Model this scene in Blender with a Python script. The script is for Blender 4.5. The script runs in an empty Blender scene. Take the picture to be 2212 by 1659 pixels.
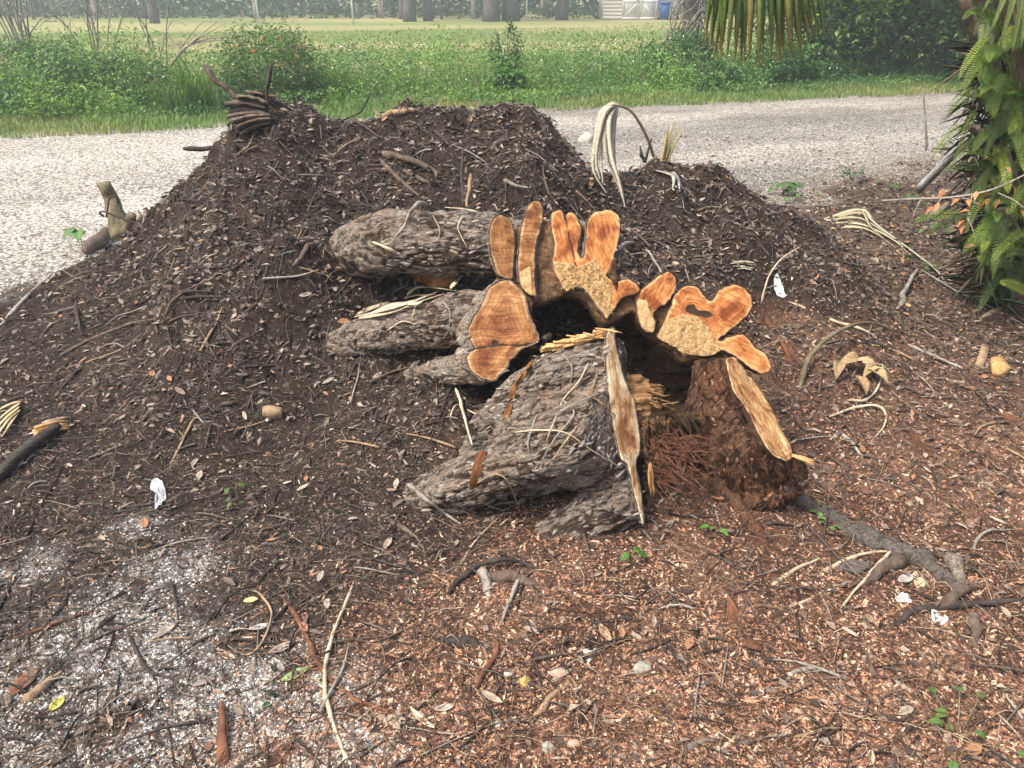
import bpy, bmesh, math, random
import numpy as np
from mathutils import Vector, Matrix
from mathutils.bvhtree import BVHTree
from mathutils.geometry import delaunay_2d_cdt
random.seed(7); rng = np.random.default_rng(7)
R = math.radians
sc = bpy.context.scene
COL = sc.collection
# ---------------------------------------------------------------- camera
PITCH, CAMH, FPX = 27.0, 1.6, 1661.0            # FPX: focal length in units of a 2212 px wide picture
cam = bpy.data.objects.new('camera', bpy.data.cameras.new('camera')); COL.objects.link(cam)
cam.location = (0, 0, CAMH); cam.rotation_euler = (R(90-PITCH), 0, 0)
cam.data.sensor_width = 36; cam.data.lens = 36*FPX/2212; cam.data.clip_start = .05; cam.data.clip_end = 600
sc.camera = cam
# ---------------------------------------------------------------- world, sun, exposure
SUN_EL, SUN_AZ = 58.0, -118.0                    # azimuth: 0 = +Y, clockwise
w = bpy.data.worlds.new('World'); sc.world = w; w.use_nodes = True
nt = w.node_tree; bg = nt.nodes['Background']
sky = nt.nodes.new('ShaderNodeTexSky'); sky.sky_type = 'NISHITA'; sky.sun_disc = False
sky.sun_elevation = R(SUN_EL); sky.sun_rotation = R(SUN_AZ); sky.dust_density = 6; sky.air_density = 1.0; sky.ozone_density = .6
nt.links.new(sky.outputs[0], bg.inputs[0]); bg.inputs[1].default_value = .125
sl = bpy.data.lights.new('sun', 'SUN'); sl.energy = 1.5; sl.angle = R(14); sl.color = (1, .95, .87)
so = bpy.data.objects.new('sun', sl); COL.objects.link(so)
sd = Vector((math.sin(R(SUN_AZ))*math.cos(R(SUN_EL)), math.cos(R(SUN_AZ))*math.cos(R(SUN_EL)), math.sin(R(SUN_EL))))
so.rotation_euler = sd.to_track_quat('Z', 'Y').to_euler(); so.location = (-6, -6, 12)
sc.view_settings.view_transform = 'Standard'; sc.view_settings.look = 'None'
sc.view_settings.exposure = 1.28; sc.view_settings.gamma = 1; sc.view_settings.use_curve_mapping = False
HAZE = .0042
# ---------------------------------------------------------------- maths helpers
cp, sp = math.cos(R(PITCH)), math.sin(R(PITCH))
def ray(x, y):
    a, b = (x-1106)/FPX, (829.5-y)/FPX
    return np.array([a, b*sp+cp, b*cp-sp])
O = np.array([0, 0, CAMH])
def P(x, y, Y):
    d = ray(x, y); return O + d*(Y/d[1])
def G(x, y, z=0):
    d = ray(x, y); return O + d*((z-CAMH)/d[2])
def h3(i, j, k, s):
    n = (i*374761393 + j*668265263 + k*2147483647 + s*1274126177) & 0xffffffff
    n = ((n ^ (n >> 13))*1274126177) & 0xffffffff
    n = ((n ^ (n >> 16))*2246822519) & 0xffffffff
    return ((n ^ (n >> 15)) & 0xffffff)/float(0xffffff)
def vn(Q, s=0):
    Q = np.asarray(Q, float); I = np.floor(Q).astype(np.int64); f = Q-I; f = f*f*(3-2*f)
    if Q.shape[1] == 2:
        i, j = I.T; a, b = f.T; z = 0*i
        return (h3(i,j,z,s)*(1-a)+h3(i+1,j,z,s)*a)*(1-b)+(h3(i,j+1,z,s)*(1-a)+h3(i+1,j+1,z,s)*a)*b
    i, j, k = I.T; a, b, c = f.T; r = 0
    for dz, wz in ((0, 1-c), (1, c)):
        r = r + wz*((h3(i,j,k+dz,s)*(1-a)+h3(i+1,j,k+dz,s)*a)*(1-b)+(h3(i,j+1,k+dz,s)*(1-a)+h3(i+1,j+1,k+dz,s)*a)*b)
    return r
def fbm(Q, s=0, o=4, g=.5):
    Q = np.asarray(Q, float); r = 0; a = 1; t = 0
    for k in range(o):
        r = r + a*vn(Q*2**k+k*17.3, s+k); t += a; a *= g
    return r/t
def worley(Q, s=0):
    I = np.floor(Q).astype(np.int64); f1 = np.full(len(Q), 9.); f2 = f1.copy()
    for dx in (-1,0,1):
        for dy in (-1,0,1):
            for dz in (-1,0,1):
                i, j, k = (I+np.array([dx,dy,dz])).T
                p = np.stack([i+h3(i,j,k,s), j+h3(i,j,k,s+1), k+h3(i,j,k,s+2)], 1)
                d = np.linalg.norm(p-Q, axis=1)
                f2 = np.where(d < f1, f1, np.minimum(f2, d)); f1 = np.minimum(f1, d)
    return f1, f2
def ss(a, b, x): t = np.clip((x-a)/(b-a), 0, 1); return t*t*(3-2*t)
def cr(pts, n, closed=False):
    p = np.asarray(pts, float); m = len(p)
    if closed: q = np.vstack([p[-1], p, p[0], p[1]]); segs = m
    else: q = np.vstack([2*p[0]-p[1], p, 2*p[-1]-p[-2]]); segs = m-1
    t = np.linspace(0, segs, n, endpoint=not closed); i = np.minimum(t.astype(int), segs-1); f = (t-i)[:, None]
    a, b, c, d = q[i], q[i+1], q[i+2], q[i+3]
    return .5*((2*b)+(c-a)*f+(2*a-5*b+4*c-d)*f*f+(3*b-a-3*c+d)*f**3)
# ---------------------------------------------------------------- object helpers
def mesh(name, V, F, mat, attrs=None, smooth=False):
    V = np.asarray(V, np.float32).reshape(-1, 3)
    Fs = F if isinstance(F, list) else [F]
    Fs = [np.asarray(f, np.int32) for f in Fs if len(f)]
    me = bpy.data.meshes.new(name)
    me.vertices.add(len(V)); me.vertices.foreach_set('co', V.ravel())
    nl = sum(f.size for f in Fs); nf = sum(len(f) for f in Fs)
    me.loops.add(nl); me.polygons.add(nf)
    me.loops.foreach_set('vertex_index', np.concatenate([f.ravel() for f in Fs]))
    st = []; o = 0
    for f in Fs:
        st.append(o+np.arange(len(f))*f.shape[1]); o += f.size
    me.polygons.foreach_set('loop_start', np.concatenate(st).astype(np.int32))
    if smooth: me.polygons.foreach_set('use_smooth', np.ones(nf, bool))
    for k, a in (attrs or {}).items():
        a = np.asarray(a, np.float32)
        if a.ndim == 2:
            if a.shape[1] == 3: a = np.hstack([a, np.ones((len(a), 1), np.float32)])
            at = me.attributes.new(k, 'FLOAT_COLOR', 'POINT'); at.data.foreach_set('color', a.ravel())
        else:
            at = me.attributes.new(k, 'FLOAT', 'POINT'); at.data.foreach_set('value', a)
    me.update(calc_edges=True); me.validate()
    if mat: me.materials.append(mat)
    return me
def link(name, data, loc=(0,0,0)):
    o = bpy.data.objects.new(name, data); COL.objects.link(o); o.location = loc; return o
def tag(o, label=None, cat=None, group=None, kind=None):
    for k, v in (('label', label), ('category', cat), ('group', group), ('kind', kind)):
        if v: o[k] = v
    return o
def thing(name, label, cat, loc, group=None):
    return tag(link(name, None, tuple(float(v) for v in loc)), label, cat, group)
def root_of(o):
    while o.parent: o = o.parent
    return o
def part(name, par, V, F, mat, attrs=None, smooth=False, label=None):
    b = np.array(root_of(par).location)
    o = link(name, mesh(name, np.asarray(V).reshape(-1,3)-b, F, mat, attrs, smooth)); o.parent = par
    if label: o['label'] = label
    return o
def single(name, label, cat, V, F, mat, attrs=None, smooth=False, group=None, kind=None):
    V = np.asarray(V, float).reshape(-1, 3); c = V.mean(0); c[2] = V[:,2].min()
    o = link(name, mesh(name, V-c, F, mat, attrs, smooth), tuple(c)); return tag(o, label, cat, group, kind)
def tube(path, rad, sides=8, n=None, cap=True, rough=0, seed=0, flat=1.0):
    p = np.asarray(path, float); m = len(p); r = np.interp(np.linspace(0,1,m), np.linspace(0,1,len(np.atleast_1d(rad))), np.atleast_1d(rad)) if np.ndim(rad) else np.full(m, rad)
    if n: p = cr(p, n); r = np.interp(np.linspace(0,1,n), np.linspace(0,1,m), r)
    m = len(p); t = np.gradient(p, axis=0); t /= np.linalg.norm(t, axis=1)[:,None]+1e-9
    u = np.cross(t[0], [0,0,1]); u = u if np.linalg.norm(u) > .1 else np.cross(t[0], [0,1,0])
    V = []; a = np.linspace(0, 2*np.pi, sides, endpoint=False)
    for i in range(m):
        u = u - t[i]*np.dot(u, t[i]); u /= np.linalg.norm(u)+1e-9; v = np.cross(t[i], u)
        V.append(p[i]+r[i]*(np.cos(a)[:,None]*u+np.sin(a)[:,None]*v*flat))
    V = np.concatenate(V)
    if rough:
        c = np.repeat(p, sides, 0); V = c+(V-c)*(1+rough*(fbm(V*30+seed*7, seed)-.5)*2)[:,None]
    i = np.arange(m-1)[:,None]*sides; j = np.arange(sides)[None,:]; k = (j+1) % sides
    F = np.stack([i+j, i+k, i+sides+k, i+sides+j], -1).reshape(-1, 4)
    if not cap: return V, [F]
    V = np.vstack([V, p[0], p[-1]]); n0 = m*sides; j = np.arange(sides); k = (j+1) % sides
    T = np.vstack([np.stack([k, j, np.full(sides, n0)], 1), np.stack([(m-1)*sides+j, (m-1)*sides+k, np.full(sides, n0+1)], 1)])
    return V, [F, T]
def join(parts):
    V = []; Q = []; T = []; o = 0
    for v, fs in parts:
        v = np.asarray(v).reshape(-1,3); V.append(v)
        for f in (fs if isinstance(fs, list) else [fs]):
            f = np.asarray(f)
            if len(f): (Q if f.shape[1] == 4 else T).append(f+o)
        o += len(v)
    return np.concatenate(V), [np.concatenate(q) for q in (Q, T) if q]
def box(c, s, rot=None):
    s = np.asarray(s)/2; V = np.array([[x,y,z] for x in (-1,1) for y in (-1,1) for z in (-1,1)])*s
    if rot is not None: V = V @ np.array(rot).T
    F = np.array([[0,1,3,2],[4,6,7,5],[0,4,5,1],[2,3,7,6],[0,2,6,4],[1,5,7,3]])
    return V+np.asarray(c), [F]
def rotm(rx, ry, rz): return np.array((Matrix.Rotation(rz,3,'Z') @ Matrix.Rotation(ry,3,'Y') @ Matrix.Rotation(rx,3,'X')))
def grid_faces(m, n):
    i = np.arange(m-1)[:,None]*n; j = np.arange(n-1)[None,:]
    return np.stack([i+j, i+j+1, i+n+j+1, i+n+j], -1).reshape(-1, 4)
def patch(rows, m, n, thick=0):
    a = np.array(rows, float); b = np.stack([cr(r, n) for r in a]); c = np.stack([cr(b[:,j], m) for j in range(n)], 1)
    V = c.reshape(-1, 3); F = grid_faces(m, n)
    if not thick: return V, [F]
    du = np.gradient(c, axis=0); dv = np.gradient(c, axis=1); N = np.cross(du, dv); N /= np.linalg.norm(N, axis=2)[...,None]+1e-9
    if np.mean(np.sum(N*(O-c), 2)) < 0: N = -N
    W = (c-N*thick).reshape(-1,3); k = m*n
    ring = np.concatenate([np.arange(n), np.arange(1,m)*n+n-1, (m-1)*n+np.arange(n-2,-1,-1), np.arange(m-2,0,-1)*n])
    r2 = np.roll(ring, -1); S = np.stack([ring, ring+k, r2+k, r2], 1)
    return np.vstack([V, W]), [np.vstack([F, F[:,::-1]+k, S])]
def union(parts, vox, smooth=2):
    V, F = join(parts); o = link('tmp', mesh('tmp', V, F, None))
    md = o.modifiers.new('r', 'REMESH'); md.mode = 'VOXEL'; md.voxel_size = vox
    s = o.modifiers.new('s', 'SMOOTH'); s.iterations = smooth; s.factor = .5
    me = bpy.data.meshes.new_from_object(o.evaluated_get(bpy.context.evaluated_depsgraph_get()))
    V = np.zeros(len(me.vertices)*3); me.vertices.foreach_get('co', V); V = V.reshape(-1,3)
    N = np.zeros(len(me.vertices)*3); me.vertices.foreach_get('normal', N); N = N.reshape(-1,3)
    F = np.zeros(len(me.loops), np.int32); me.loops.foreach_get('vertex_index', F); F = F.reshape(-1,4)
    d = o.data; bpy.data.objects.remove(o); bpy.data.meshes.remove(d); bpy.data.meshes.remove(me)
    return V, N, F
# ---------------------------------------------------------------- materials
def mat(name, rough=.85, spec=.3):
    m = bpy.data.materials.new(name); m.use_nodes = True; b = m.node_tree.nodes['Principled BSDF']
    b.inputs['Roughness'].default_value = rough; b.inputs['Specular IOR Level'].default_value = spec
    return m, m.node_tree, b
def nd(nt, t, ins=None, **kw):
    n = nt.nodes.new('ShaderNode'+t)
    for k, v in kw.items(): setattr(n, k, v)
    for k, v in (ins or {}).items():
        if isinstance(v, bpy.types.NodeSocket): nt.links.new(v, n.inputs[k])
        else: n.inputs[k].default_value = v
    return n
def attr(nt, n): return nd(nt, 'Attribute', attribute_name=n)
def coords(nt, scale=(1,1,1), rot=(0,0,0)):
    t = nd(nt, 'TexCoord'); return nd(nt, 'Mapping', {'Vector': t.outputs['Object'], 'Scale': scale, 'Rotation': rot}).outputs[0]
def noise(nt, vec, s, det=4, rough=.6, dist=0):
    return nd(nt, 'TexNoise', {'Vector': vec, 'Scale': s, 'Detail': det, 'Roughness': rough, 'Distortion': dist}).outputs['Fac']
def ramp(nt, fac, stops):
    r = nd(nt, 'ValToRGB', {'Fac': fac}); e = r.color_ramp.elements
    while len(e) < len(stops): e.new(.5)
    for x, (p, c) in zip(e, stops): x.position = p; x.color = (*c, 1) if len(c) == 3 else c
    return r.outputs[0]
def mix(nt, f, a, b, bt='MIX'):
    n = nd(nt, 'Mix', data_type='RGBA', blend_type=bt)
    for i, v in ((0, f), (6, a), (7, b)):
        if isinstance(v, bpy.types.NodeSocket): nt.links.new(v, n.inputs[i])
        else: n.inputs[i].default_value = v if i == 0 else ((*v, 1) if len(v) == 3 else v)
    return n.outputs[2]
def mth(nt, op, a, b=0.):
    n = nd(nt, 'Math', operation=op)
    for i, v in ((0, a), (1, b)):
        if isinstance(v, bpy.types.NodeSocket): nt.links.new(v, n.inputs[i])
        else: n.inputs[i].default_value = v
    return n.outputs[0]
def bump(nt, b, h, st, dist):
    n = nd(nt, 'Bump', {'Height': h, 'Strength': st, 'Distance': dist}); nt.links.new(n.outputs[0], b.inputs['Normal'])
def setc(nt, b, c): nt.links.new(c, b.inputs['Base Color'])

def mk_ground():
    m, nt, b = mat('ground_mix', .95, .15); v = coords(nt)
    base = attr(nt, 'col').outputs['Color']; g = attr(nt, 'gravel').outputs['Fac']
    n1 = noise(nt, v, 60, 6, .7); n2 = noise(nt, v, 240, 3, .7)
    k = ramp(nt, n1, [(.3, (.35,.33,.32)), (.5, (.9,.9,.9)), (.72, (1.9,1.75,1.6))])
    c = mix(nt, 1., base, k, 'MULTIPLY')
    vo = nd(nt, 'TexVoronoi', {'Vector': v, 'Scale': 46., 'Randomness': 1.}); r = nd(nt, 'SeparateColor', {0: vo.outputs['Color']}).outputs[0]
    peb = ramp(nt, r, [(0, (.20,.19,.17)), (.3, (.45,.43,.40)), (.7, (.66,.64,.60)), (1, (.85,.83,.78))])
    gap = ramp(nt, vo.outputs['Distance'], [(.35, (1,1,1)), (.75, (.38,.36,.33))])
    gc = mix(nt, 1., mix(nt, 1., peb, gap, 'MULTIPLY'), mix(nt, 1., attr(nt, 'gtint').outputs['Color'], (2.,2.,2.), 'MULTIPLY'), 'MULTIPLY')
    setc(nt, b, mix(nt, g, c, gc))
    bump(nt, b, mth(nt, 'ADD', n1, mth(nt, 'MULTIPLY', n2, .5)), 1., .02); return m
GROUND = mk_ground()
def mk_attr(name, rough=.8, spec=.3, trans=0., var=.35):
    m, nt, b = mat(name, rough, spec); v = coords(nt); c = attr(nt, 'col').outputs['Color']
    k = ramp(nt, noise(nt, v, 90, 3), [(.3, (1-var,)*3), (.7, (1+var,)*3)])
    c = mix(nt, 1., c, k, 'MULTIPLY'); setc(nt, b, c)
    if trans:
        t = nd(nt, 'BsdfTranslucent', {'Color': mix(nt, 1., c, (1.3,1.5,.7), 'MULTIPLY')}); s = nd(nt, 'MixShader', {0: trans, 1: b.outputs[0], 2: t.outputs[0]})
        nt.links.new(s.outputs[0], nt.nodes['Material Output'].inputs[0])
    return m
LITTER = mk_attr('litter'); LEAF = mk_attr('leaf', .55, .35, .3); BLADE = mk_attr('dry_blade', .6, .3, .15)
def mk_bark(name, plate, furrow, red, sc_=1.):
    m, nt, b = mat(name, .9, .2); v = coords(nt); vs_ = nd(nt, 'CombineXYZ', {0: attr(nt, 'q0').outputs['Fac'], 1: attr(nt, 'q1').outputs['Fac'], 2: attr(nt, 'q2').outputs['Fac']}).outputs[0]
    h = attr(nt, 'h').outputs['Fac']; n = noise(nt, vs_, 1., 6, .68, 1.2); n2 = noise(nt, v, 9, 4); n3 = noise(nt, v, 130, 4, .7)
    f = mth(nt, 'ADD', mth(nt, 'MULTIPLY', h, .55), mth(nt, 'MULTIPLY', n, .75))
    c = mix(nt, ramp(nt, f, [(.46, (0,0,0)), (.66, (1,1,1))]), furrow, plate)
    c = mix(nt, ramp(nt, n2, [(.45, (0,0,0)), (.68, (.8,.8,.8))]), c, mix(nt, 1., c, red, 'MULTIPLY'))
    k = ramp(nt, n3, [(.3, (.6,)*3), (.5, (1,)*3), (.72, (1.5,)*3)])
    k2 = ramp(nt, n, [(.38, (.55,.52,.5)), (.5, (1,1,1)), (.68, (1.3,1.3,1.3))])
    setc(nt, b, mix(nt, 1., mix(nt, 1., c, k, 'MULTIPLY'), k2, 'MULTIPLY'))
    bump(nt, b, mth(nt, 'ADD', mth(nt, 'MULTIPLY', n, 1.8), mth(nt, 'MULTIPLY', n3, .4)), 1., .018); return m
BARK = mk_bark('bark_grey', (.31,.265,.215), (.085,.064,.048), (.9,.68,.54))
BARKR = mk_bark('bark_red', (.155,.088,.055), (.055,.028,.017), (1.15,.85,.7))
BARKD = mk_bark('bark_dark', (.17,.15,.13), (.06,.05,.04), (.9,.8,.7))
def mk_cut(name, stops):
    m, nt, b = mat(name, .75, .25); v = coords(nt)
    d = attr(nt, 'd').outputs['Fac']; du = attr(nt, 'dust').outputs['Fac']; tone = attr(nt, 'tone').outputs['Fac']
    n = noise(nt, v, 22, 4, .6, .5); n2 = noise(nt, v, 11, 5, .65, .6)
    dd = mth(nt, 'ADD', d, mth(nt, 'MULTIPLY', mth(nt, 'SUBTRACT', n, .5), .012))
    body = ramp(nt, mth(nt, 'MULTIPLY', dd, 10.), stops)
    ring = mth(nt, 'SINE', mth(nt, 'MULTIPLY', mth(nt, 'ADD', d, mth(nt, 'MULTIPLY', n2, .05)), 420.))
    body = mix(nt, 1., body, ramp(nt, mth(nt, 'MULTIPLY', mth(nt, 'ADD', ring, 1.), .5), [(.1, (.84,.79,.74)), (.6, (1.05,1.05,1.05))]), 'MULTIPLY')
    wob = mth(nt, 'MULTIPLY', mth(nt, 'SUBTRACT', noise(nt, v, 9, 2), .5), .05)
    cx = nd(nt, 'CombineXYZ', {0: mth(nt, 'MULTIPLY', mth(nt, 'ADD', attr(nt, 'sx').outputs['Fac'], wob), 9.), 1: mth(nt, 'MULTIPLY', mth(nt, 'ADD', attr(nt, 'sy').outputs['Fac'], wob), 110.)}).outputs[0]
    saw = noise(nt, cx, 1., 6, .75)
    body = mix(nt, 1., body, ramp(nt, saw, [(.33, (.5,.40,.33)), (.5, (1,1,1)), (.66, (1.5,1.6,1.75))]), 'MULTIPLY')
    blot = ramp(nt, n2, [(.34, (1.35,1.65,1.9)), (.48, (1.05,1.05,1.05)), (.62, (.5,.36,.27))])
    body = mix(nt, 1., body, blot, 'MULTIPLY')
    body = mix(nt, tone, body, mix(nt, 1., body, (.62,.60,.52), 'MULTIPLY'))
    ds = ramp(nt, noise(nt, v, 160, 3, .8), [(.3, (.22,.11,.045)), (.5, (.50,.33,.15)), (.7, (.68,.50,.28))])
    dm = ramp(nt, mth(nt, 'ADD', du, mth(nt, 'MULTIPLY', mth(nt, 'SUBTRACT', noise(nt, v, 30, 4), .5), .9)), [(.4, (0,)*3), (.6, (1,)*3)])
    rot = attr(nt, 'rot').outputs['Fac']
    body = mix(nt, ramp(nt, mth(nt, 'ADD', rot, mth(nt, 'MULTIPLY', mth(nt, 'SUBTRACT', n, .5), .8)), [(.4, (0,)*3), (.65, (1,)*3)]), body, (.035,.02,.013))
    setc(nt, b, mix(nt, dm, body, ds))
    bump(nt, b, mth(nt, 'ADD', mth(nt, 'MULTIPLY', saw, .4), mth(nt, 'MULTIPLY', mth(nt, 'MULTIPLY', noise(nt, v, 160, 3, .8), dm), 2.)), .6, .006); return m
BK0 = [(0, (.05,.028,.02)), (.03, (.085,.045,.03))]
CUT = mk_cut('cut_wood', BK0+[(.055, (.42,.27,.135)), (.10, (.37,.205,.09)), (.22, (.27,.12,.042)), (.38, (.35,.165,.06)), (.7, (.22,.085,.03))])
CUTO = mk_cut('cut_wood_orange', BK0+[(.05, (.46,.27,.12)), (.10, (.44,.20,.07)), (.22, (.33,.12,.035)), (.38, (.42,.165,.05)), (.7, (.27,.085,.022))])
CUTP = mk_cut('cut_wood_pale', BK0+[(.05, (.78,.60,.36)), (.2, (.70,.48,.25)), (.4, (.55,.31,.14))])  # extra paleness makes up in colour for the face turned from the sun
CUTE = mk_cut('cut_wood_yellow', BK0+[(.05, (.62,.43,.22)), (.14, (.38,.17,.065)), (.24, (.62,.38,.17)), (.45, (.55,.30,.12))])
def mk_grain(name, stops, scale=(60,60,8), rough=.8, bd=.004):
    m, nt, b = mat(name, rough, .25); v = coords(nt, scale); n = noise(nt, v, 1, 5, .7, .6)
    c = ramp(nt, n, stops); k = ramp(nt, noise(nt, coords(nt), 12, 3), [(.35, (.7,.66,.6)), (.65, (1.2,1.2,1.2))])
    setc(nt, b, mix(nt, 1., c, k, 'MULTIPLY')); bump(nt, b, n, .8, bd); return m
ROT = mk_grain('rotten_wood', [(.3, (.06,.03,.013)), (.5, (.22,.12,.05)), (.7, (.44,.28,.125))], (14,90,90))
TORN = mk_grain('torn_wood', [(.3, (.035,.02,.012)), (.5, (.12,.068,.036)), (.72, (.30,.18,.09))], (22,22,70), .9, .01)
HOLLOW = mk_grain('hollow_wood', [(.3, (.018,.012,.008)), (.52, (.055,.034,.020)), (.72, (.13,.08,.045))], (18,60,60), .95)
SPLIT = mk_grain('split_wood', [(.3, (.33,.17,.075)), (.5, (.52,.31,.13)), (.7, (.68,.47,.23))], (90,90,9))
PALEWOOD = mk_grain('pale_stick', [(.3, (.36,.29,.20)), (.6, (.58,.50,.36))], (70,70,15))
BROWNST = mk_grain('brown_stick', [(.3, (.055,.04,.03)), (.6, (.15,.11,.085))], (60,60,20))
DARKST = mk_grain('dark_stick', [(.3, (.022,.018,.016)), (.6, (.07,.055,.047))], (60,60,20))
GREYST = mk_grain('grey_stick', [(.3, (.16,.14,.12)), (.6, (.34,.31,.27))], (60,60,20))
TANST = mk_grain('tan_stick', [(.3, (.20,.13,.08)), (.6, (.38,.27,.17))], (60,60,20))
REDST = mk_grain('red_root', [(.3, (.07,.032,.02)), (.6, (.19,.085,.05))], (60,60,20))
OLIVEST = mk_grain('olive_stick', [(.3, (.09,.075,.045)), (.6, (.20,.165,.105))], (60,60,20))
PLANK = mk_grain('weathered_board', [(.3, (.26,.25,.24)), (.6, (.46,.45,.43))], (70,70,6))
def mk_flat(name, c, rough=.6, var=.12, s=30, spec=.3):
    m, nt, b = mat(name, rough, spec); k = ramp(nt, noise(nt, coords(nt), s, 4), [(.3, tuple(x*(1-var) for x in c)), (.7, tuple(min(1, x*(1+var)) for x in c))])
    setc(nt, b, k); bump(nt, b, noise(nt, coords(nt), s*4, 3), .3, .003); return m
WHITEPAINT = mk_flat('white_paint', (.78,.78,.75)); WALLPAINT = mk_flat('cream_siding', (.62,.60,.52)); BLUE = mk_flat('blue_plastic', (.03,.10,.30), .45)
ROOFM = mk_flat('roof_shingle', (.16,.15,.15), .9); PAPER = mk_flat('white_paper', (.60,.61,.59), .6, .3, 60); PLASTIC = mk_flat('grey_plastic', (.45,.46,.47), .4, .2, 50)
STONE = mk_flat('pale_stone', (.45,.41,.34), .9, .3, 40); STONEG = mk_flat('green_stone', (.30,.29,.23), .9, .4, 40); STONEY = mk_flat('yellow_stone', (.50,.34,.12), .8, .3, 50); STONEP = mk_flat('pink_stone', (.42,.28,.21), .9, .3, 40)
CHAR = mk_flat('black_scrap', (.012,.011,.011), .8); POLE = mk_flat('pole_paint', (.62,.64,.62)); TRUNK = mk_grain('far_bark', [(.3, (.06,.055,.045)), (.6, (.15,.14,.12))], (8,8,2))
TRUNKP = mk_grain('pale_bark', [(.3, (.20,.18,.15)), (.6, (.36,.33,.28))], (20,20,5))
PALMT = mk_grain('palm_fibre', [(.3, (.025,.018,.012)), (.5, (.07,.05,.035)), (.7, (.16,.12,.085))], (25,25,60), .95, .01)
BOOT = mk_grain('palm_boot', [(.3, (.07,.055,.042)), (.6, (.20,.16,.125))], (60,60,10))
# ---------------------------------------------------------------- terrain
RIDGE = [(-700,1000,2.6,0),(-300,850,3.0,0),(0,690,3.75,0),(100,612,4.2,0),(180,570,4.4,0),(250,530,4.5,0),(340,476,4.6,0),(430,396,4.6,0),(490,322,4.6,0),(520,262,4.6,0),(560,224,4.6,0),(630,224,4.6,0),
 (680,250,4.6,0),(735,272,4.65,0),(800,262,4.7,0),(880,240,4.7,0),(960,227,4.75,0),(1060,219,4.75,0),(1150,227,4.7,0),(1190,250,4.65,0),(1240,312,4.6,0),(1285,366,4.55,0),(1340,374,4.55,0),(1420,366,4.55,0),
 (1500,366,4.55,0),(1580,388,4.5,0),(1660,428,4.4,0),(1750,487,4.3,0),(1830,552,4.2,0),(1885,612,4.05,0),(1960,658,3.9,0),(2100,690,3.8,0)]
rp = np.array([P(x,y,Y) for x,y,Y,_ in RIDGE])
RX, RY, RZ = rp[:,0], rp[:,1], np.maximum(rp[:,2], 0)
RX = np.concatenate([[-40], RX, [RX[-1]+1.5, 40]]); RY = np.concatenate([[2.6], RY, [3.8, 3.8]]); RZ = np.concatenate([[0], RZ, [0, 0]])
def height(X, Y):
    X = np.asarray(X, float); Y = np.asarray(Y, float)
    Hc = np.interp(X, RX, RZ); Yc = np.interp(X, RX, RY)
    u = np.clip((Yc-Y)/(1.0+1.25*np.minimum(Hc,1)), 0, 1); b = np.clip((Y-Yc)/(.35+.8*Hc), 0, 1)
    f = np.where(Y < Yc, (1-u**1.25)**1.35, (1-b**1.6)**1.3)
    q = np.stack([X.ravel(), Y.ravel()], 1); sh = X.shape
    near = ss(9, 6, Y)*ss(7, 5, np.abs(X))
    k = np.clip(Hc*f*3, 0, 1)
    nz = ((fbm(q*3.3, 3, 3)-.5)*.24).reshape(sh)*(.18+.82*k) + ((fbm(q*13, 9, 3)-.5)*.055).reshape(sh)*(.45+.9*k)
    z = Hc*f + nz*near + (fbm(q*.35, 21, 2).reshape(sh)-.5)*.08*ss(7, 12, Y)
    # hollow under the left end of the upper root, and a pocket on the right ridge
    for (cx, cy, r, dp) in ((-.50, 3.16, .10, .16), (1.27, 3.62, .12, .30)):
        z = z - dp*np.exp(-((X-cx)**2+(Y-cy)**2)/(2*r*r))
    for (cx, cy, r, dp) in ((-.24, 2.66, .20, .16), (-.62, 2.92, .22, .10), (-.22, 3.08, .24, .20), (-.90, 3.30, .16, -.0), (-.92, 3.25, .15, .36)):
        z = z + dp*np.exp(-((X-cx)**2+(Y-cy)**2)/(2*r*r))*(.8+.4*fbm(q*5, 33, 2).reshape(sh))
    return z
def axis(lo, hi, st, mid0, mid1, st2, far0, far1):
    a = np.arange(lo, hi, st); 
    m1 = np.arange(hi, mid1, st2); o = [m1[-1]]
    s = st2
    while o[-1] < far1: s *= 1.16; o.append(o[-1]+s)
    r = np.concatenate([a, m1, o[1:]])
    m0 = np.arange(lo-st2, mid0, -st2); l = [m0[-1]] if len(m0) else [lo]; s = st2
    while l[-1] > far0: s *= 1.16; l.append(l[-1]-s)
    return np.concatenate([np.array(l[1:])[::-1], m0[::-1], r])
gx = axis(-3.4, 3.6, .02, -10, 11, .09, -160, 160); gy = axis(.8, 6.4, .02, .5, 17, .08, -30, 260)
GX, GY = np.meshgrid(gx, gy); GZ = height(GX, GY)
def hz(X, Y):
    X = np.asarray(X, float); Y = np.asarray(Y, float)
    i = np.clip(np.searchsorted(gx, X)-1, 0, len(gx)-2); j = np.clip(np.searchsorted(gy, Y)-1, 0, len(gy)-2)
    a = np.clip((X-gx[i])/(gx[i+1]-gx[i]), 0, 1); b = np.clip((Y-gy[j])/(gy[j+1]-gy[j]), 0, 1)
    return (GZ[j,i]*(1-a)+GZ[j,i+1]*a)*(1-b)+(GZ[j+1,i]*(1-a)+GZ[j+1,i+1]*a)*b
def T(x, y, lift=0.):
    d = ray(x, y); t = np.concatenate([np.arange(.8, 9, .01), np.arange(9, 120, .1)])
    p = O+d*t[:,None]; below = np.nonzero(p[:,2] < hz(p[:,0], p[:,1]))[0]
    q = p[below[0]] if len(below) else p[-1]; q = q.copy(); q[2] += lift; return q
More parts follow.
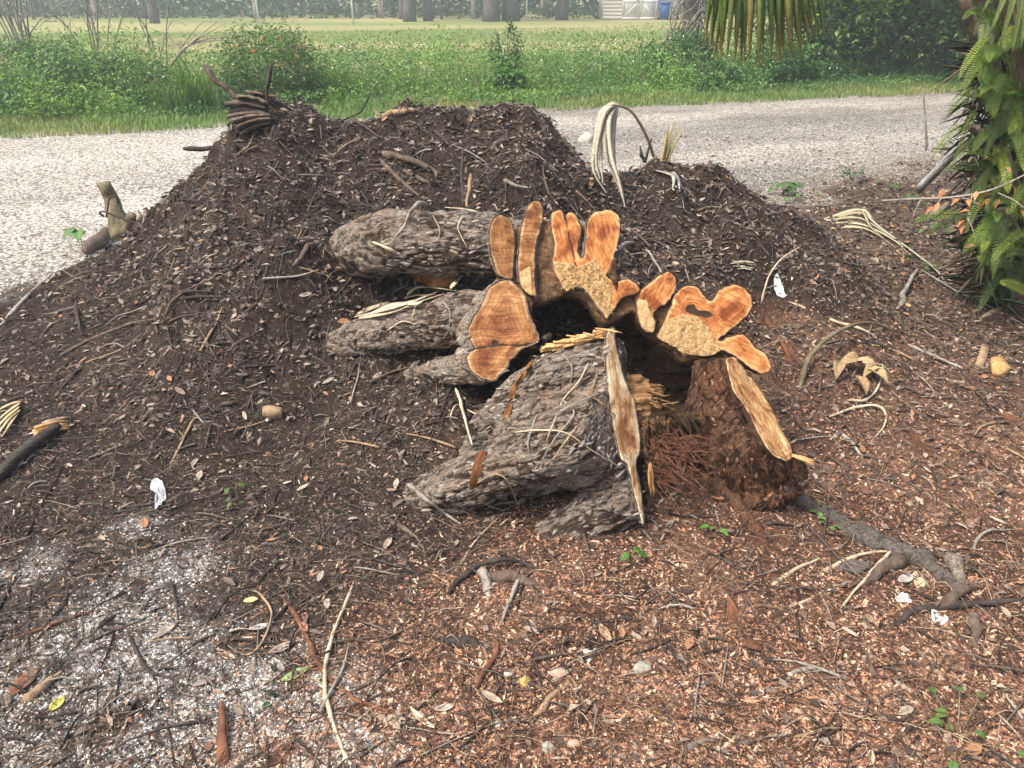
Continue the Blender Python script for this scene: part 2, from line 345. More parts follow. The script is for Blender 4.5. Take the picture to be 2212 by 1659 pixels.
# surface zones
def yfar(X): return 12.27+.35*X
def ynear(X): return np.interp(X, [-30,-3.4,-1,2.1,2.9,4.65,6,9,30], [-14,3.9,5.4,6.5,7.1,8.3,9.4,11.6,22])
SHELL = [(T(x,y), r) for x,y,r in ((290,1150,.05),(380,1225,.07),(340,1240,.07),(230,1360,.09),(300,1420,.10),(370,1470,.10),(500,1560,.13),(600,1600,.11),(60,1620,.13),(10,1650,.17),(60,1225,.06),(670,1545,.08),(760,1590,.07),(-60,1620,.2))]
qf = np.stack([GX.ravel(), GY.ravel()], 1)
def zones(X, Y):
    q = np.stack([X, Y], 1); e = (fbm(q*1.2, 41, 4)-.5)
    road = ss(-.25, .25, Y-ynear(X)-e*1.6)*ss(.2, -.2, Y-yfar(X)-e*.7)
    road = road*ss(.10, .02, np.where(Y > 3, hz(X, Y), 0)*.8)
    grass = ss(-.3, .3, Y-yfar(X)-e*.9)
    lawn = ss(4.2, 5.2, Y-yfar(X))
    s = np.zeros(len(X))
    for c, r in SHELL: s = s+np.exp(-((X-c[0])**2+(Y-c[1])**2)/(2*r*r))
    s = s*ss(.28, .55, fbm(q*9, 51, 4))*1.7
    shell = np.clip(s, 0, 1)*(Y < 3)
    k = np.clip(hz(X, Y)*3.2, 0, 1)
    dark = np.clip(ss(.55, -.55, X-.12+e*1.2-(Y-1.6)*.1+.38*ss(2.3,1.5,Y))*ss(1.3, 2.1, Y+e*.9+np.clip(-X-.2, 0, 1)*.7)+ss(.35, .8, k)*ss(2.6, 1.4, X)*.92, 0, 1)
    return road, grass, lawn, shell, dark, e
road, grass, lawn, shell, dark, e = zones(GX.ravel(), GY.ravel())
L = lambda a, b, t: np.asarray(a)*(1-t[:,None])+np.asarray(b)*t[:,None]
n5 = fbm(qf*5, 61, 4); n20 = fbm(qf*18, 62, 3)
col = L((.15,.088,.062), (.24,.145,.098), ss(.4,.62,n5))
col = L(col, (.052,.040,.033), np.clip(dark*.92, 0, 1))
col = col*(.55+.9*n20)[:,None]
col = np.where((GY.ravel() < 3.2)[:,None], L(col, (.42,.40,.37), shell*.9), col)
rightlit = ss(1.4, 2.4, GX.ravel())*ss(2.6, 3.4, GY.ravel())*(1-road)
col = L(col, (.12,.09,.066), rightlit*.8)
gcol = L((.11,.18,.045), (.25,.26,.10), ss(.38,.62,fbm(qf*.9, 71, 4)))
lc = L((.18,.25,.065), (.36,.34,.15), ss(.35,.65,fbm(qf*np.array([.05,.4]), 72, 3)))
col = L(col, gcol, grass); col = L(col, lc, lawn)
gt = L((.52,.50,.465), (.39,.375,.35), ss(.40,.66,fbm(qf*np.array([.5,1.6])+np.stack([0*qf[:,0],-qf[:,0]*.55],1), 81, 4)))
gt = L(gt, (.68,.665,.625), ss(.4,-2.4,GX.ravel())*.9)  # gravel whitened towards the left, bright haze put into its colour
cr_ = (GY.ravel()-ynear(GX.ravel()))/(yfar(GX.ravel())-ynear(GX.ravel())+1e-6)+(fbm(qf*.6,83,2)-.5)*.15
trk = np.exp(-((cr_-.30)/.09)**2)+np.exp(-((cr_-.72)/.09)**2); gt = gt*(.86+.24*trk)[:,None]*(.8+.4*fbm(qf*np.array([1.2,3.]),84,3))[:,None]; gt = L(gt, (.30,.26,.21), ss(.9,.1,GY.ravel()-ynear(GX.ravel()))*ss(0,2,GX.ravel())*.7)
VV = np.stack([GX.ravel(), GY.ravel(), GZ.ravel()], 1)
GF = grid_faces(len(gy), len(gx)); fc = VV[GF].mean(1)
fr, fg, fl, fs, fd, fe = [a[GF].mean(1) for a in (road, grass, lawn, shell, dark, e)]
ridge = (hz(fc[:,0], fc[:,1]) > .10) & (fc[:,1] > 2.2) & (fc[:,1] < 6.5) & (np.abs(fc[:,0]) < 3.4)
cls = np.where(fl > .5, 3, np.where(fg > .5, 4, np.where(fr > .5, 2, np.where(ridge, 1, 0))))
for k, nm, lb in ((0,'ground','reddish brown ground strewn with wood chips'), (1,'soil_mound','dark soil mound behind the stump'), (2,'gravel_road','pale gravel road crossing behind the mound'), (3,'lawn','wide mown lawn beyond the weeds'), (4,'grass_verge','grassy verge along the far road edge')):
    f = GF[cls == k]; u, inv = np.unique(f.ravel(), return_inverse=True)
    o = link(nm, mesh(nm, VV[u], inv.reshape(-1,4), GROUND, {'col': col[u], 'gravel': road[u], 'gtint': gt[u]}, True)); tag(o, lb, None, None, 'structure')
# ---------------------------------------------------------------- stump
P0 = np.array([.28, 2.66, .60]); NP = np.array([.05, -.77, .63]); NP /= np.linalg.norm(NP)
def PL(x, y, p=P0, n=NP):
    d = ray(x, y); return O+d*(np.dot(p-O, n)/np.dot(d, n))
z1 = lambda x, y: (658.3+x*.29762, 384.0+y*.29762)           # magnified views -> picture units
z2 = lambda x, y: (1206.9+x*.29762, 493.7+y*.29762)
z3 = lambda x, y: (822.9+x*.29762, 768.0+y*.29762)
stump = thing('tree_stump', 'large sawn tree stump with orange lobed cut face and dark hollow heart', 'tree stump', (.3, 2.5, 0))
BARKS = []
ALLS = []                                                     # geometry that later things may lie on
def add_bark(name, V, N, F, m, par, sc_=26, amp=.011, axis=(1,0,0), cut=None, label=None):
    ax = np.array(axis, float); ax /= np.linalg.norm(ax); al = V@ax
    Q = (V - np.outer(al, ax)*.74)*sc_*1.25; Q = Q+(np.stack([fbm(V*20+i*7, 5+i, 3) for i in range(3)], 1)-.5)*2.4
    rg = 1-np.abs(2*fbm(Q*.75, 8, 2)-1); rg2 = 1-np.abs(2*fbm(Q*1.7+9, 9, 2)-1); cr2 = ss(.86, .99, 1-np.abs(2*vn(np.stack([al*24+vn(V*14, 6)*2, Q[:,1]*.3, Q[:,2]*.3], 1), 7)-1))
    dp_ = ss(.62,.96,rg)*.75+ss(.74,.98,rg2)*.3+cr2*.12; g = fbm(V*9, 3, 3)-.5; lay = vn(Q*.8, 4)
    h = np.clip(.9-dp_*.9+(lay-.5)*.3, 0, 1); V = V+N*(g*.04+(lay-.5)*amp*.45-dp_*amp*.75)[:,None]
    U_ = (V-np.outer(V@ax, ax)*.80)*62; qa_ = {'h': h, 'q0': U_[:,0], 'q1': U_[:,1], 'q2': U_[:,2]}
    if cut is not None:
        bm = bmesh.new(); me = mesh('tmp', V, F, None, qa_); bm.from_mesh(me); bpy.data.meshes.remove(me)
        bmesh.ops.bisect_plane(bm, geom=bm.verts[:]+bm.edges[:]+bm.faces[:], plane_co=Vector(cut[0]), plane_no=Vector(cut[1]), clear_outer=True)
        bmesh.ops.holes_fill(bm, edges=[e for e in bm.edges if e.is_boundary], sides=0)
        b = root_of(par).location; bmesh.ops.translate(bm, verts=bm.verts, vec=-b)
        me = bpy.data.meshes.new(name); bm.to_mesh(me); bm.free(); me.materials.append(m)
        me.polygons.foreach_set('use_smooth', np.ones(len(me.polygons), bool)); o = link(name, me); o.parent = par
        VV_ = np.zeros(len(me.vertices)*3); me.vertices.foreach_get('co', VV_); VV_ = VV_.reshape(-1,3)+np.array(b)
        BARKS.append((VV_, [list(p.vertices) for p in me.polygons])); ALLS.append((VV_, [list(p.vertices) for p in me.polygons]))
    else:
        o = part(name, par, V, F, m, qa_, True); BARKS.append((V, F.tolist())); ALLS.append((V, F.tolist()))
    if label: o['label'] = label
    return o
def pin(px, poly):
    x, y = px[:,0], px[:,1]; r = np.zeros(len(px), bool); n = len(poly)
    for i in range(n):
        (x0,y0),(x1,y1) = poly[i], poly[(i+1) % n]
        c = ((y0 > y) != (y1 > y)) & (x < (x1-x0)*(y-y0)/(y1-y0+1e-12)+x0); r ^= c
    return r
def segd(p, poly):
    a = np.asarray(poly); b = np.roll(a, -1, 0); d = np.full(len(p), 9.)
    for i in range(len(a)):
        ab = b[i]-a[i]; t = np.clip(((p-a[i])@ab)/(ab@ab+1e-12), 0, 1); d = np.minimum(d, np.linalg.norm(p-a[i]-t[:,None]*ab, axis=1))
    return d
def lobe(px, bark, back, plane=(P0, NP), nout=130, dust=None, rotp=None, tone=0., rim=.004, depth=.2, step=.007, rough=.002, shrink=.72, label=None, par=None, seed=0, cm=0):
    """a cut slab: the sawn face on the plane, the bark sides behind it"""
    n = np.asarray(plane[1], float); n = n/np.linalg.norm(n); p0 = np.asarray(plane[0])
    u = np.cross([0,0,1], n); u /= np.linalg.norm(u); v = np.cross(n, u)
    W = np.array([PL(x, y, p0, n) for x, y in px]); W2 = np.stack([(W-p0)@u, (W-p0)@v], 1)
    C = cr(W2, nout, True); t = np.roll(C, -1, 0)-np.roll(C, 1, 0); t /= np.linalg.norm(t, axis=1)[:,None]+1e-9
    area = np.sum(C[:,0]*np.roll(C[:,1], -1)-np.roll(C[:,0], -1)*C[:,1]); nr = np.stack([t[:,1], -t[:,0]], 1)*np.sign(area)
    C = C+nr*((fbm(C*60+seed*3, 5+seed, 3)-.5)*.009)[:,None]
    lo, hi = C.min(0), C.max(0); gxx, gyy = np.meshgrid(np.arange(lo[0], hi[0], step), np.arange(lo[1], hi[1], step)); I = np.stack([gxx.ravel(), gyy.ravel()], 1)
    I = I+rng.uniform(-.3,.3,I.shape)*step; I = I[pin(I, C)]; I = I[segd(I, C) > step*.6]
    pts = np.vstack([C, I]); k = len(C)
    vs, _, fs, _, _, _ = delaunay_2d_cdt([Vector(p) for p in pts], [(i, (i+1) % k) for i in range(k)], [], 1, 1e-6)
    vs = np.array([tuple(q) for q in vs]); fs = np.array([list(f) for f in fs if len(f) == 3])
    a, b, c = vs[fs[:,0]], vs[fs[:,1]], vs[fs[:,2]]; ar = (b[:,0]-a[:,0])*(c[:,1]-a[:,1])-(b[:,1]-a[:,1])*(c[:,0]-a[:,0]); fs = np.where((ar < 0)[:,None], fs[:,::-1], fs)
    d = segd(vs, C); X3 = p0+vs[:,:1]*u+vs[:,1:]*v
    rel = X3-O; f = rel[:,1]*cp-rel[:,2]*sp; upc = rel[:,1]*sp+rel[:,2]*cp; pp = np.stack([1106+rel[:,0]/f*FPX, 829.5-upc/f*FPX], 1)
    def soft(polys, w_):
        r = np.zeros(len(pp))
        for pl in polys or []: sg = np.where(pin(pp, pl), 1, -1)*segd(pp, pl); r = np.maximum(r, ss(-w_, w_, sg))
        return r
    dm = soft(dust, 8); rm = soft(rotp, 3.5)
    X3 = X3+n*((fbm(vs*40, 7, 3)-.5)*rough*2+dm*(fbm(vs*70, 8, 3)-.65)*.018-rm*.006-ss(.006,0,d)*.004)[:,None]
    # bark sides
    back = np.asarray(back, float); ks = [0, .25, .6, 1, 1.6, 2.5, 4, 6, 8]; rows = []
    cen = C.mean(0)
    for i, kk in enumerate(ks):
        s_ = depth*kk/ks[-1]; q = kk/ks[-1]
        Cc = (C+nr*(rim*min(1, kk*2)))*1.; Cc = cen+(Cc-cen)*(1-(1-shrink)*q)
        R3 = p0+Cc[:,:1]*u+Cc[:,1:]*v+back*s_-n*(.0015 if i == 0 else 0)
        R3 = R3+(nr[:,:1]*u+nr[:,1:]*v)*((fbm(R3*45, 12+seed, 3)-.5)*.014*min(1, kk*1.5))[:,None]; rows.append(R3)
    rows.append(np.repeat(rows[-1].mean(0)[None], nout, 0))
    S = np.concatenate(rows); m = len(rows); i = np.arange(m-1)[:,None]*nout; j = np.arange(nout)[None]; jj = (j+1) % nout
    SF = np.stack([i+j, i+nout+j, i+nout+jj, i+jj], -1).reshape(-1,4)
    if area < 0: SF = SF[:,::-1]
    bo = part('root_flare', par or stump, S, SF, bark, {'h': .25+.9*fbm(S*60, 3, 3), 'q0': S[:,0]*45, 'q1': S[:,1]*45, 'q2': S[:,2]*45}, True)
    sa = (.35, .1, .15, .1, 1.2, 1.3, 0, .0, 0)[seed]; cs_, sn_ = math.cos(sa), math.sin(sa)
    sx, sy = vs[:,0]*cs_-vs[:,1]*sn_, vs[:,0]*sn_+vs[:,1]*cs_
    if cm: ax_ = (W2-W2.mean(0)); ax_ = np.linalg.svd(ax_)[2][0]; sx, sy = vs@ax_, vs@np.array([-ax_[1], ax_[0]])
    co = part('cut_face', bo, X3, fs, (CUT, CUTP, CUTE, CUTO)[cm], {'sx': sx, 'sy': sy, 'd': d, 'dust': dm, 'rot': rm, 'tone': np.full(len(d), tone)}, True)
    if label: co['label'] = label
    ALLS.append((X3, fs.tolist())); ALLS.append((S, SF.tolist())); BARKS.append((S, SF.tolist()))
    return co, X3[dm > .6] if dust else None
Z1 = lambda L_: [z1(*p) for p in L_]
Z2 = lambda L_: [z2(*p) for p in L_]
Z3 = lambda L_: [z3(*p) for p in L_]
BK = np.array([-.02, .88, -.46])
lobe(Z1([(1345,330),(1400,268),(1470,278),(1510,340),(1530,440),(1524,560),(1518,690),(1495,735),(1425,722),(1395,690),(1365,620),(1340,520),(1332,420)]), BARK, BK, tone=.9, seed=1, label='slim brown lobe, leftmost of the two upper left fingers')
lobe(Z1([(1580,300),(1620,205),(1670,158),(1718,182),(1736,250),(1720,370),(1684,470),(1674,560),(1682,640),(1677,760),(1684,868),(1660,856),(1602,825),(1556,740),(1540,640),(1550,500),(1560,400)]), BARK, BK, tone=.6, seed=2, dust=[Z1([(1560,680),(1640,640),(1650,860),(1560,800)])], label='tallest narrow lobe of the cut')
_, dust1 = lobe(Z1([(1785,270),(1830,228),(1872,238),(1891,300),(1906,250),(1960,255),(2003,330),(2010,400),(1988,510),(2006,575),(2028,555),(2038,430),(2050,310),(2095,247),(2165,230),(2240,238),(2288,290),(2293,369),(2275,499),(2255,569),(2228,660),(2190,712),(2273,738),(2353,728),(2403,762),(2436,814),(2403,846),(2313,869),(2263,929),(2223,989),(2193,1029),(2143,969),(2083,885),(2030,812),(1960,792),(1895,822),(1850,760),(1812,690),(1797,600),(1806,480),(1790,400)]), BARK, BK, nout=260, seed=3, step=.005, cm=3, rotp=[Z1([(1893,300),(1903,300),(1925,420),(1955,540),(1990,690),(1978,692),(1943,545),(1912,425)]), Z1([(2075,715),(2088,715),(2085,790),(2068,800)])],
     dust=[Z1([(1800,600),(1900,620),(2000,640),(2100,600),(2160,680),(2230,800),(2230,1000),(2150,960),(2030,800),(1880,830)])], label='broad double lobe with saw dust along its lower rim')
lobe(Z2([(600,440),(660,392),(720,342),(790,312),(838,332),(858,390),(845,460),(800,530),(742,570),(692,612),(708,680),(690,738),(640,748),(592,700),(572,620),(562,540),(580,480)]), BARKR, BK, seed=4, cm=3, dust=[Z2([(560,500),(640,520),(660,600),(720,680),(690,760),(600,720)])])
_, dust2 = lobe(Z2([(770,650),(800,580),(830,500),(870,442),(940,407),(1010,422),(1060,480),(1108,516),(1150,462),(1200,422),(1270,402),(1340,422),(1398,480),(1412,560),(1370,640),(1290,708),(1205,768),(1165,800),(1185,812),(1260,774),(1330,762),(1390,800),(1430,860),(1508,910),(1542,980),(1536,1036),(1470,1056),(1370,1000),(1285,930),(1200,892),(1100,918),(990,922),(905,896),(850,860),(780,828),(715,790),(740,720)]), BARKR, BK, nout=240, seed=5, cm=3,
     dust=[Z2([(720,780),(770,670),(900,620),(1010,640),(1090,720),(1130,800),(1180,890),(1100,930),(900,910)])], rotp=[Z2([(930,560),(985,545),(1010,590),(1100,600),(1130,630),(1080,650),(980,620),(920,600)])], label='wavy three-lobed cut with dark rot streak, farthest right')
lobe(Z1([(1240,985),(1290,900),(1340,795),(1420,738),(1500,742),(1560,800),(1608,870),(1625,960),(1660,1050),(1706,1175),(1650,1215),(1565,1255),(1505,1320),(1452,1400),(1390,1466),(1310,1472),(1232,1430),(1188,1382),(1172,1320),(1186,1262),(1220,1232),(1192,1170),(1182,1100),(1208,1040)]), BARK, np.array([-.85,.35,-.25]), nout=170, seed=6, depth=.075, shrink=.8, tone=.25, step=.0045, rotp=[Z1([(1195,1238),(1300,1222),(1420,1200),(1560,1210),(1700,1190),(1700,1203),(1560,1226),(1420,1220),(1300,1238),(1200,1252)]), Z1([(1350,1195),(1385,1172),(1415,1185),(1405,1215),(1365,1222)])],
     label='large pale orange cut face with radial saw marks, nearest left')
# roots running back into the mound
def lift_in(pt, r): d = (pt-O)/np.linalg.norm(pt-O); return pt+d*r
def root_path(l): return np.array([lift_in(P(x, y, Y), r) for x, y, Y, r in l])
def mk_root(segs, m, vox=.008, axis=(1,.2,0), cut=None, amp=.013, label=None, extra=None, name='root', sc_=26):
    tb = []
    for l in segs:
        p = root_path(l); r = np.array([q[3] for q in l]); tb.append(tube(p, r, 16, 24))
    V, N, F = union(tb+(extra or []), vox); return add_bark(name, V, N, F, m, stump, sc_, amp, axis, cut, label)
back = (PL(1200,560)-NP*.05, NP)                                # nothing of the roots pokes out of the sawn plane
mk_root([[(762,546,3.25,.125),(800,536,3.12,.135),(860,520,3.05,.135),(960,525,3.0,.135),(1060,530,2.98,.13),(1150,540,2.98,.13),(1260,545,2.98,.13),(1330,560,2.98,.10)]], BARK, axis=(1,-.15,0), cut=(PL(1200,560)-NP*.03, NP), label='thick grey root running left behind the upper lobes')
mk_root([[(690,752,3.04,.05),(760,738,2.90,.078),(840,718,2.80,.088),(930,700,2.70,.10),(1020,690,2.62,.115),(1070,700,2.58,.11)]], BARK, axis=(.78,-.4,.2), cut=(PL(1080,700)-NP*.02, NP), label='grey root ending in the left cut face')
mk_root([[(890,815,2.75,.045),(960,806,2.63,.055),(1030,795,2.55,.065),(1060,790,2.52,.06)]], BARK, axis=(.75,-.45,.15), cut=(PL(1050,790)-NP*.02, NP), label='smaller grey root below the left cut face')
# front flare with its own upright cut
pa, pb, pc = P(1311,716,2.36), P(1391,1134,2.05), P(1390,900,2.30); nD = np.cross(pb-pa, pc-pa); nD /= np.linalg.norm(nD)
if nD[0] < 0: nD = -nD
DP = (pa, nD)
shellD = patch([[P(1150,775,2.46),P(1200,750,2.44),P(1260,730,2.42),P(1340,716,2.39)],
                [P(1090,860,2.42),P(1150,830,2.37),P(1240,800,2.32),P(1345,780,2.28)],
                [P(1050,940,2.36),P(1120,900,2.28),P(1220,880,2.22),P(1350,870,2.20)],
                [P(1020,1010,2.30),P(1110,960,2.21),P(1230,940,2.14),P(1360,940,2.14)],
                [P(1020,1080,2.26),P(1120,1020,2.18),P(1260,1010,2.10),P(1380,1010,2.10)],
                [P(1060,1130,2.24),P(1150,1080,2.20),P(1280,1060,2.15),P(1390,1060,2.10)]], 16, 20, .09)
mk_root([[(780,1150,2.30,.03),(845,1105,2.25,.06),(920,1080,2.18,.085),(1000,1045,2.13,.10),(1090,1005,2.09,.11),(1190,965,2.06,.115),(1290,925,2.05,.12),(1370,905,2.06,.115)],
         [(1000,985,2.40,.035),(1065,905,2.36,.06),(1150,845,2.31,.085),(1240,810,2.28,.095),(1350,800,2.26,.09)],
         [(1050,1260,2.03,.03),(1120,1215,2.03,.06),(1180,1170,2.03,.08),(1270,1125,2.04,.09),(1340,1085,2.05,.085),(1385,1065,2.06,.07)]], BARK, .0068, (.9,-.25,.42), (pa-nD*.004, nD), .014, 'big scaly grey root flare in front, sawn off upright at its right', [shellD], 'root_flare', 30)
lobe(Z2([(345,775),(362,735),(402,712),(412,780),(420,850),(445,950),(470,1050),(510,1160),(552,1250),(578,1400),(590,1480)])+Z3([(1885,600),(1880,715),(1852,790),(1888,960),(1902,1080),(1914,1200),(1904,1243),(1882,1180),(1852,1070),(1822,950),(1792,810),(1742,755),(1704,600),(1664,400),(1644,200),(1634,20)]), BARK, np.array([-.95,.2,-.1]), DP, 200, depth=.03, tone=.0, step=.006, rough=.003, shrink=.8, rim=.001, seed=7, cm=1, label='tall upright splinter-edged cut of the front flare')
# splintered top rim
sp_ = []
for k in range(90):
    t = random.random(); x = 1196+124*t; y = 752-36*t+random.gauss(0,3.2); a = P(x, y, 2.445-.06*t+random.uniform(-.02,.02)); l_ = random.uniform(.02,.06); d_ = np.array([1,-.25,.28])*l_+rng.normal(0,.006,3)
    sp_.append(tube([a-d_, a+rng.normal(0,.002,3), a+d_*random.uniform(.3,1)], [random.uniform(.002,.006),random.uniform(.003,.007),.001], 4, 5, rough=.6, seed=k))
part('splintered_rim', stump, *join(sp_), SPLIT)['kind'] = 'stuff'
# right flare
pe = (P(1566,772,2.46), None); qa, qb, qc = P(1566,772,2.46), P(1708,994,2.10), P(1662,880,2.36); nE = np.cross(qb-qa, qc-qa); nE /= np.linalg.norm(nE)
if np.dot(nE, O-qa) < 0: nE = -nE
shellE = patch([[P(1494,778,2.56),P(1525,770,2.50),P(1562,770,2.475),P(1610,790,2.46)],
                [P(1478,850,2.53),P(1515,848,2.43),P(1580,850,2.38),P(1640,850,2.36)],
                [P(1482,915,2.46),P(1530,925,2.35),P(1610,912,2.27),P(1680,900,2.26)],
                [P(1502,985,2.37),P(1560,995,2.26),P(1640,972,2.18),P(1720,960,2.18)],
                [P(1545,1045,2.28),P(1620,1045,2.19),P(1690,1010,2.13),P(1745,1000,2.10)],
                [P(1590,1075,2.24),P(1650,1075,2.18),P(1710,1050,2.13),P(1750,1040,2.11)]], 16, 14, .07)
mk_root([[(1478,935,2.44,.035),(1520,905,2.38,.045),(1570,882,2.34,.045),(1610,890,2.32,.03)],
         [(1600,1080,2.20,.03),(1660,1085,2.15,.035),(1725,1050,2.12,.035)]], BARKR, .0065, (.3,.3,-1), (qa-nE*.004, nE), .008, 'reddish brown flare on the right with a folded bark roll', [shellE], 'root_flare', 34)
lobe(Z2([(1212,948),(1240,930),(1290,932),(1370,1040),(1440,1120),(1500,1220),(1560,1320),(1612,1430),(1680,1560),(1702,1650),(1650,1688),(1530,1620),(1470,1520),(1400,1380),(1340,1272),(1272,1182),(1232,1062)]), BARKR, np.array([-.3,.3,-.9]), (qa, nE), 160, depth=.03, shrink=.85, rim=.001, seed=8, cm=2, rough=.004, dust=[Z2([(1260,930),(1300,930),(1450,1120),(1400,1160),(1330,1060)])], label='long sloping yellow cut of the right flare')
# torn wood that ties the lobes together
oc = [(1022,740),(1030,640),(1080,585),(1072,500),(1112,490),(1165,470),(1230,480),(1296,490),(1318,545),(1312,610),(1370,632),(1430,620),(1475,645),(1535,656),(1600,650),(1590,700),(1575,735),(1640,780)]
ic = [(1160,745),(1152,690),(1152,650),(1166,642),(1182,640),(1192,638),(1232,622),(1272,640),(1302,685),(1322,692),(1370,668),(1402,705),(1425,722),(1452,742),(1482,768),(1505,774),(1532,776),(1562,778)]
rows = [[PL(a[0]+(b[0]-a[0])*k, a[1]+(b[1]-a[1])*k)-NP*(.024+.02*k*k) for a, b in zip(oc, ic)] for k in (0,.33,.66,1)]
rows.append([PL(b[0], b[1])-NP*.12 for b in ic])
V, F = patch(rows, 40, 260, .05); V = V+(fbm(V*np.array([75,75,16]), 6, 4)[:,None]-.5)*NP*.035+(fbm(V*60, 9, 3)[:,None]-.5)*.008
part('torn_wood', stump, V, F, TORN, None, False, 'rough dark torn wood between the cut lobes')
# hollow interior
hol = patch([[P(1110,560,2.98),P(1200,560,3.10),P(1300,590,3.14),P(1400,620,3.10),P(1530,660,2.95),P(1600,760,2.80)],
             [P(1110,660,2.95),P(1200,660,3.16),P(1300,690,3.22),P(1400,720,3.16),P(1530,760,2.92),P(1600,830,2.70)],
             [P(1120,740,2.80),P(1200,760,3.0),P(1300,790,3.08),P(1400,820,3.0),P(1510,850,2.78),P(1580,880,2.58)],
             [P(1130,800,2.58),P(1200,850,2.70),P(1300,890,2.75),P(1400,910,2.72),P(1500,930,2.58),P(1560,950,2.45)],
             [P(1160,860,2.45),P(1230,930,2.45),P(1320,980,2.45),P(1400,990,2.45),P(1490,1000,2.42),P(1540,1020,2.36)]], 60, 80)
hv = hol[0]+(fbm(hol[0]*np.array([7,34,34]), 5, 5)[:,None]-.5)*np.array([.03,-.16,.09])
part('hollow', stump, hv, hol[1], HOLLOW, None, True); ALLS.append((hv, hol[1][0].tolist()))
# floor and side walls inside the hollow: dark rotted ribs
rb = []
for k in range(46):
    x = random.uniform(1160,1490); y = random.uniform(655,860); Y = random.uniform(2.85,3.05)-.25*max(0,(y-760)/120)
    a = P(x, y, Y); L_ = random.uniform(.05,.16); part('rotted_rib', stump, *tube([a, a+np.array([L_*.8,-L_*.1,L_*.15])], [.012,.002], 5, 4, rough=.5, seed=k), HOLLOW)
# crumbling rotten heartwood beside the front cut
def splinters(name, spec, m, n_, label=None, seed=0):
    rs = random.Random(seed); out = []
    for k in range(n_):
        (x0,y0,Y0),(x1,y1,Y1),w_,l_ = spec; l_ = np.array(l_)+np.array([rs.gauss(0,1),rs.gauss(0,1),rs.gauss(0,1)])*np.linalg.norm(l_)*(.75 if m is REDST else .08 if m is SPLIT else .22); t = rs.random(); t2 = rs.random(); a = P(x0+(x1-x0)*t2, y0+(y1-y0)*t, Y0+(Y1-Y0)*t+rs.uniform(-.02,.02))
        q = a+np.array(l_)*rs.uniform(.5,1.15); out.append(tube([a, (a+q)/2+np.array([0,rs.uniform(-.006,.006),rs.uniform(-.006,.006)]), q], [w_*rs.uniform(.5,1), w_*rs.uniform(.6,1.4), w_*rs.uniform(.05,.6)], 5, 6, rough=.8, seed=k+seed, flat=rs.uniform(.4,1)))
    return part(name, stump, *join(out), m, label=label)
for sp_args in ((((1395,825,2.36),(1430,880,2.30),.004,(.045,-.006,-.012)), ROT, 22, 'frayed end of the heartwood ledge', 3),
  (((1385,900,2.27),(1450,1000,2.22),.006,(.022,-.008,-.06)), TORN, 90, 'shredded hanging heartwood strips', 5), (((1400,940,2.24),(1500,1040,2.14),.0016,(.05,-.015,-.015)), REDST, 240, 'red stringy fibres under the hollow', 9), (((1440,890,2.40),(1505,965,2.34),.011,(.045,-.02,-.06)), HOLLOW, 50, 'dark decayed strips in the gap', 6)): splinters('rotten_heartwood', *sp_args)
splinters('splinter', ((1398,1000,2.14),(1408,1020,2.13),.006,(.012,-.01,-.10)), SPLIT, 9, None, 7)
splinters('splinter', ((1705,985,2.12),(1735,985,2.10),.006,(.05,-.02,-.012)), SPLIT, 12, None, 8)
ld = []
for (x0,y0,Y0,r0,l0) in ((1345,835,2.38,.032,.13),(1350,860,2.35,.035,.11),(1348,880,2.33,.028,.09),(1350,815,2.40,.024,.08)): a = P(x0,y0,Y0); ld.append(tube([a-np.array([.03,0,0]), a+np.array([l0*.5,-.008,-.004]), a+np.array([l0,-.012,-.016])], [r0,r0,r0*.55], 9, 12, rough=.5, seed=x0, flat=.7))
V, N, F = union(ld, .0045, 1); q_ = V*np.array([9,60,75]); V = V+N*((fbm(q_, 3, 4)-.5)*.04+(fbm(V*70, 6, 2)-.5)*.012)[:,None]; part('heartwood_ledge', stump, V, F, ROT, None, False, 'crumbling yellow brown heartwood ledge beside the upright cut')
# shallow saw cuts in the bark of the front flare, and knots of the right flare
BV = None
def rebuild(src):
    V, F, o = [], [], 0
    for v, f in src:
        V += [tuple(q) for q in v]; F += [[i+o for i in g] for g in f]; o += len(v)
    return BVHTree.FromPolygons(V, F)
BV = rebuild(ALLS); BV2 = rebuild(BARKS)
def S(x, y, lift=0.):
    """the first surface seen at a picture position: ground or stump"""
    t = T(x, y); d = ray(x, y); d = d/np.linalg.norm(d); h = BV.ray_cast(Vector(O), Vector(d))
    if h[0] is not None and np.linalg.norm(np.array(h[0])-O) < np.linalg.norm(t-O): t = np.array(h[0])-d*lift*.6
    return t+np.array([0,0,lift])
def strip_on(pxs, wpx, m, name, label=None, lift=.007):
    rows = []
    for (x, y), w_ in zip(pxs, wpx):
        rows.append([S(x+w_*t, y+w_*t*.15, lift) for t in (-.5,-.17,.17,.5)])
    V, F = patch(rows, len(rows)*5, 8); V = V+(fbm(V*60, 4, 3)[:,None]-.5)*.006
    return part(name, stump, V, F, m, {'sx': V[:,2]*.2+V[:,0]*.3, 'sy': V[:,0]*.9-V[:,2]*.4, 'd': np.full(len(V), .03), 'dust': np.zeros(len(V)), 'rot': np.full(len(V), .36), 'tone': np.full(len(V), .9)}, True, label)
strip_on([(1152,770),(1140,790),(1130,810),(1112,840),(1104,865)], [11,15,14,10,14], CUT, 'saw_kerf', 'upper orange saw cut through the bark')
strip_on([(1102,875),(1096,895),(1090,915)], [10,13,8], CUT, 'saw_kerf', 'short middle saw cut in the bark')
strip_on([(1044,978),(1032,1010),(1024,1045),(1020,1080)], [15,20,19,12], CUT, 'saw_kerf', 'lower orange saw cut across the root')
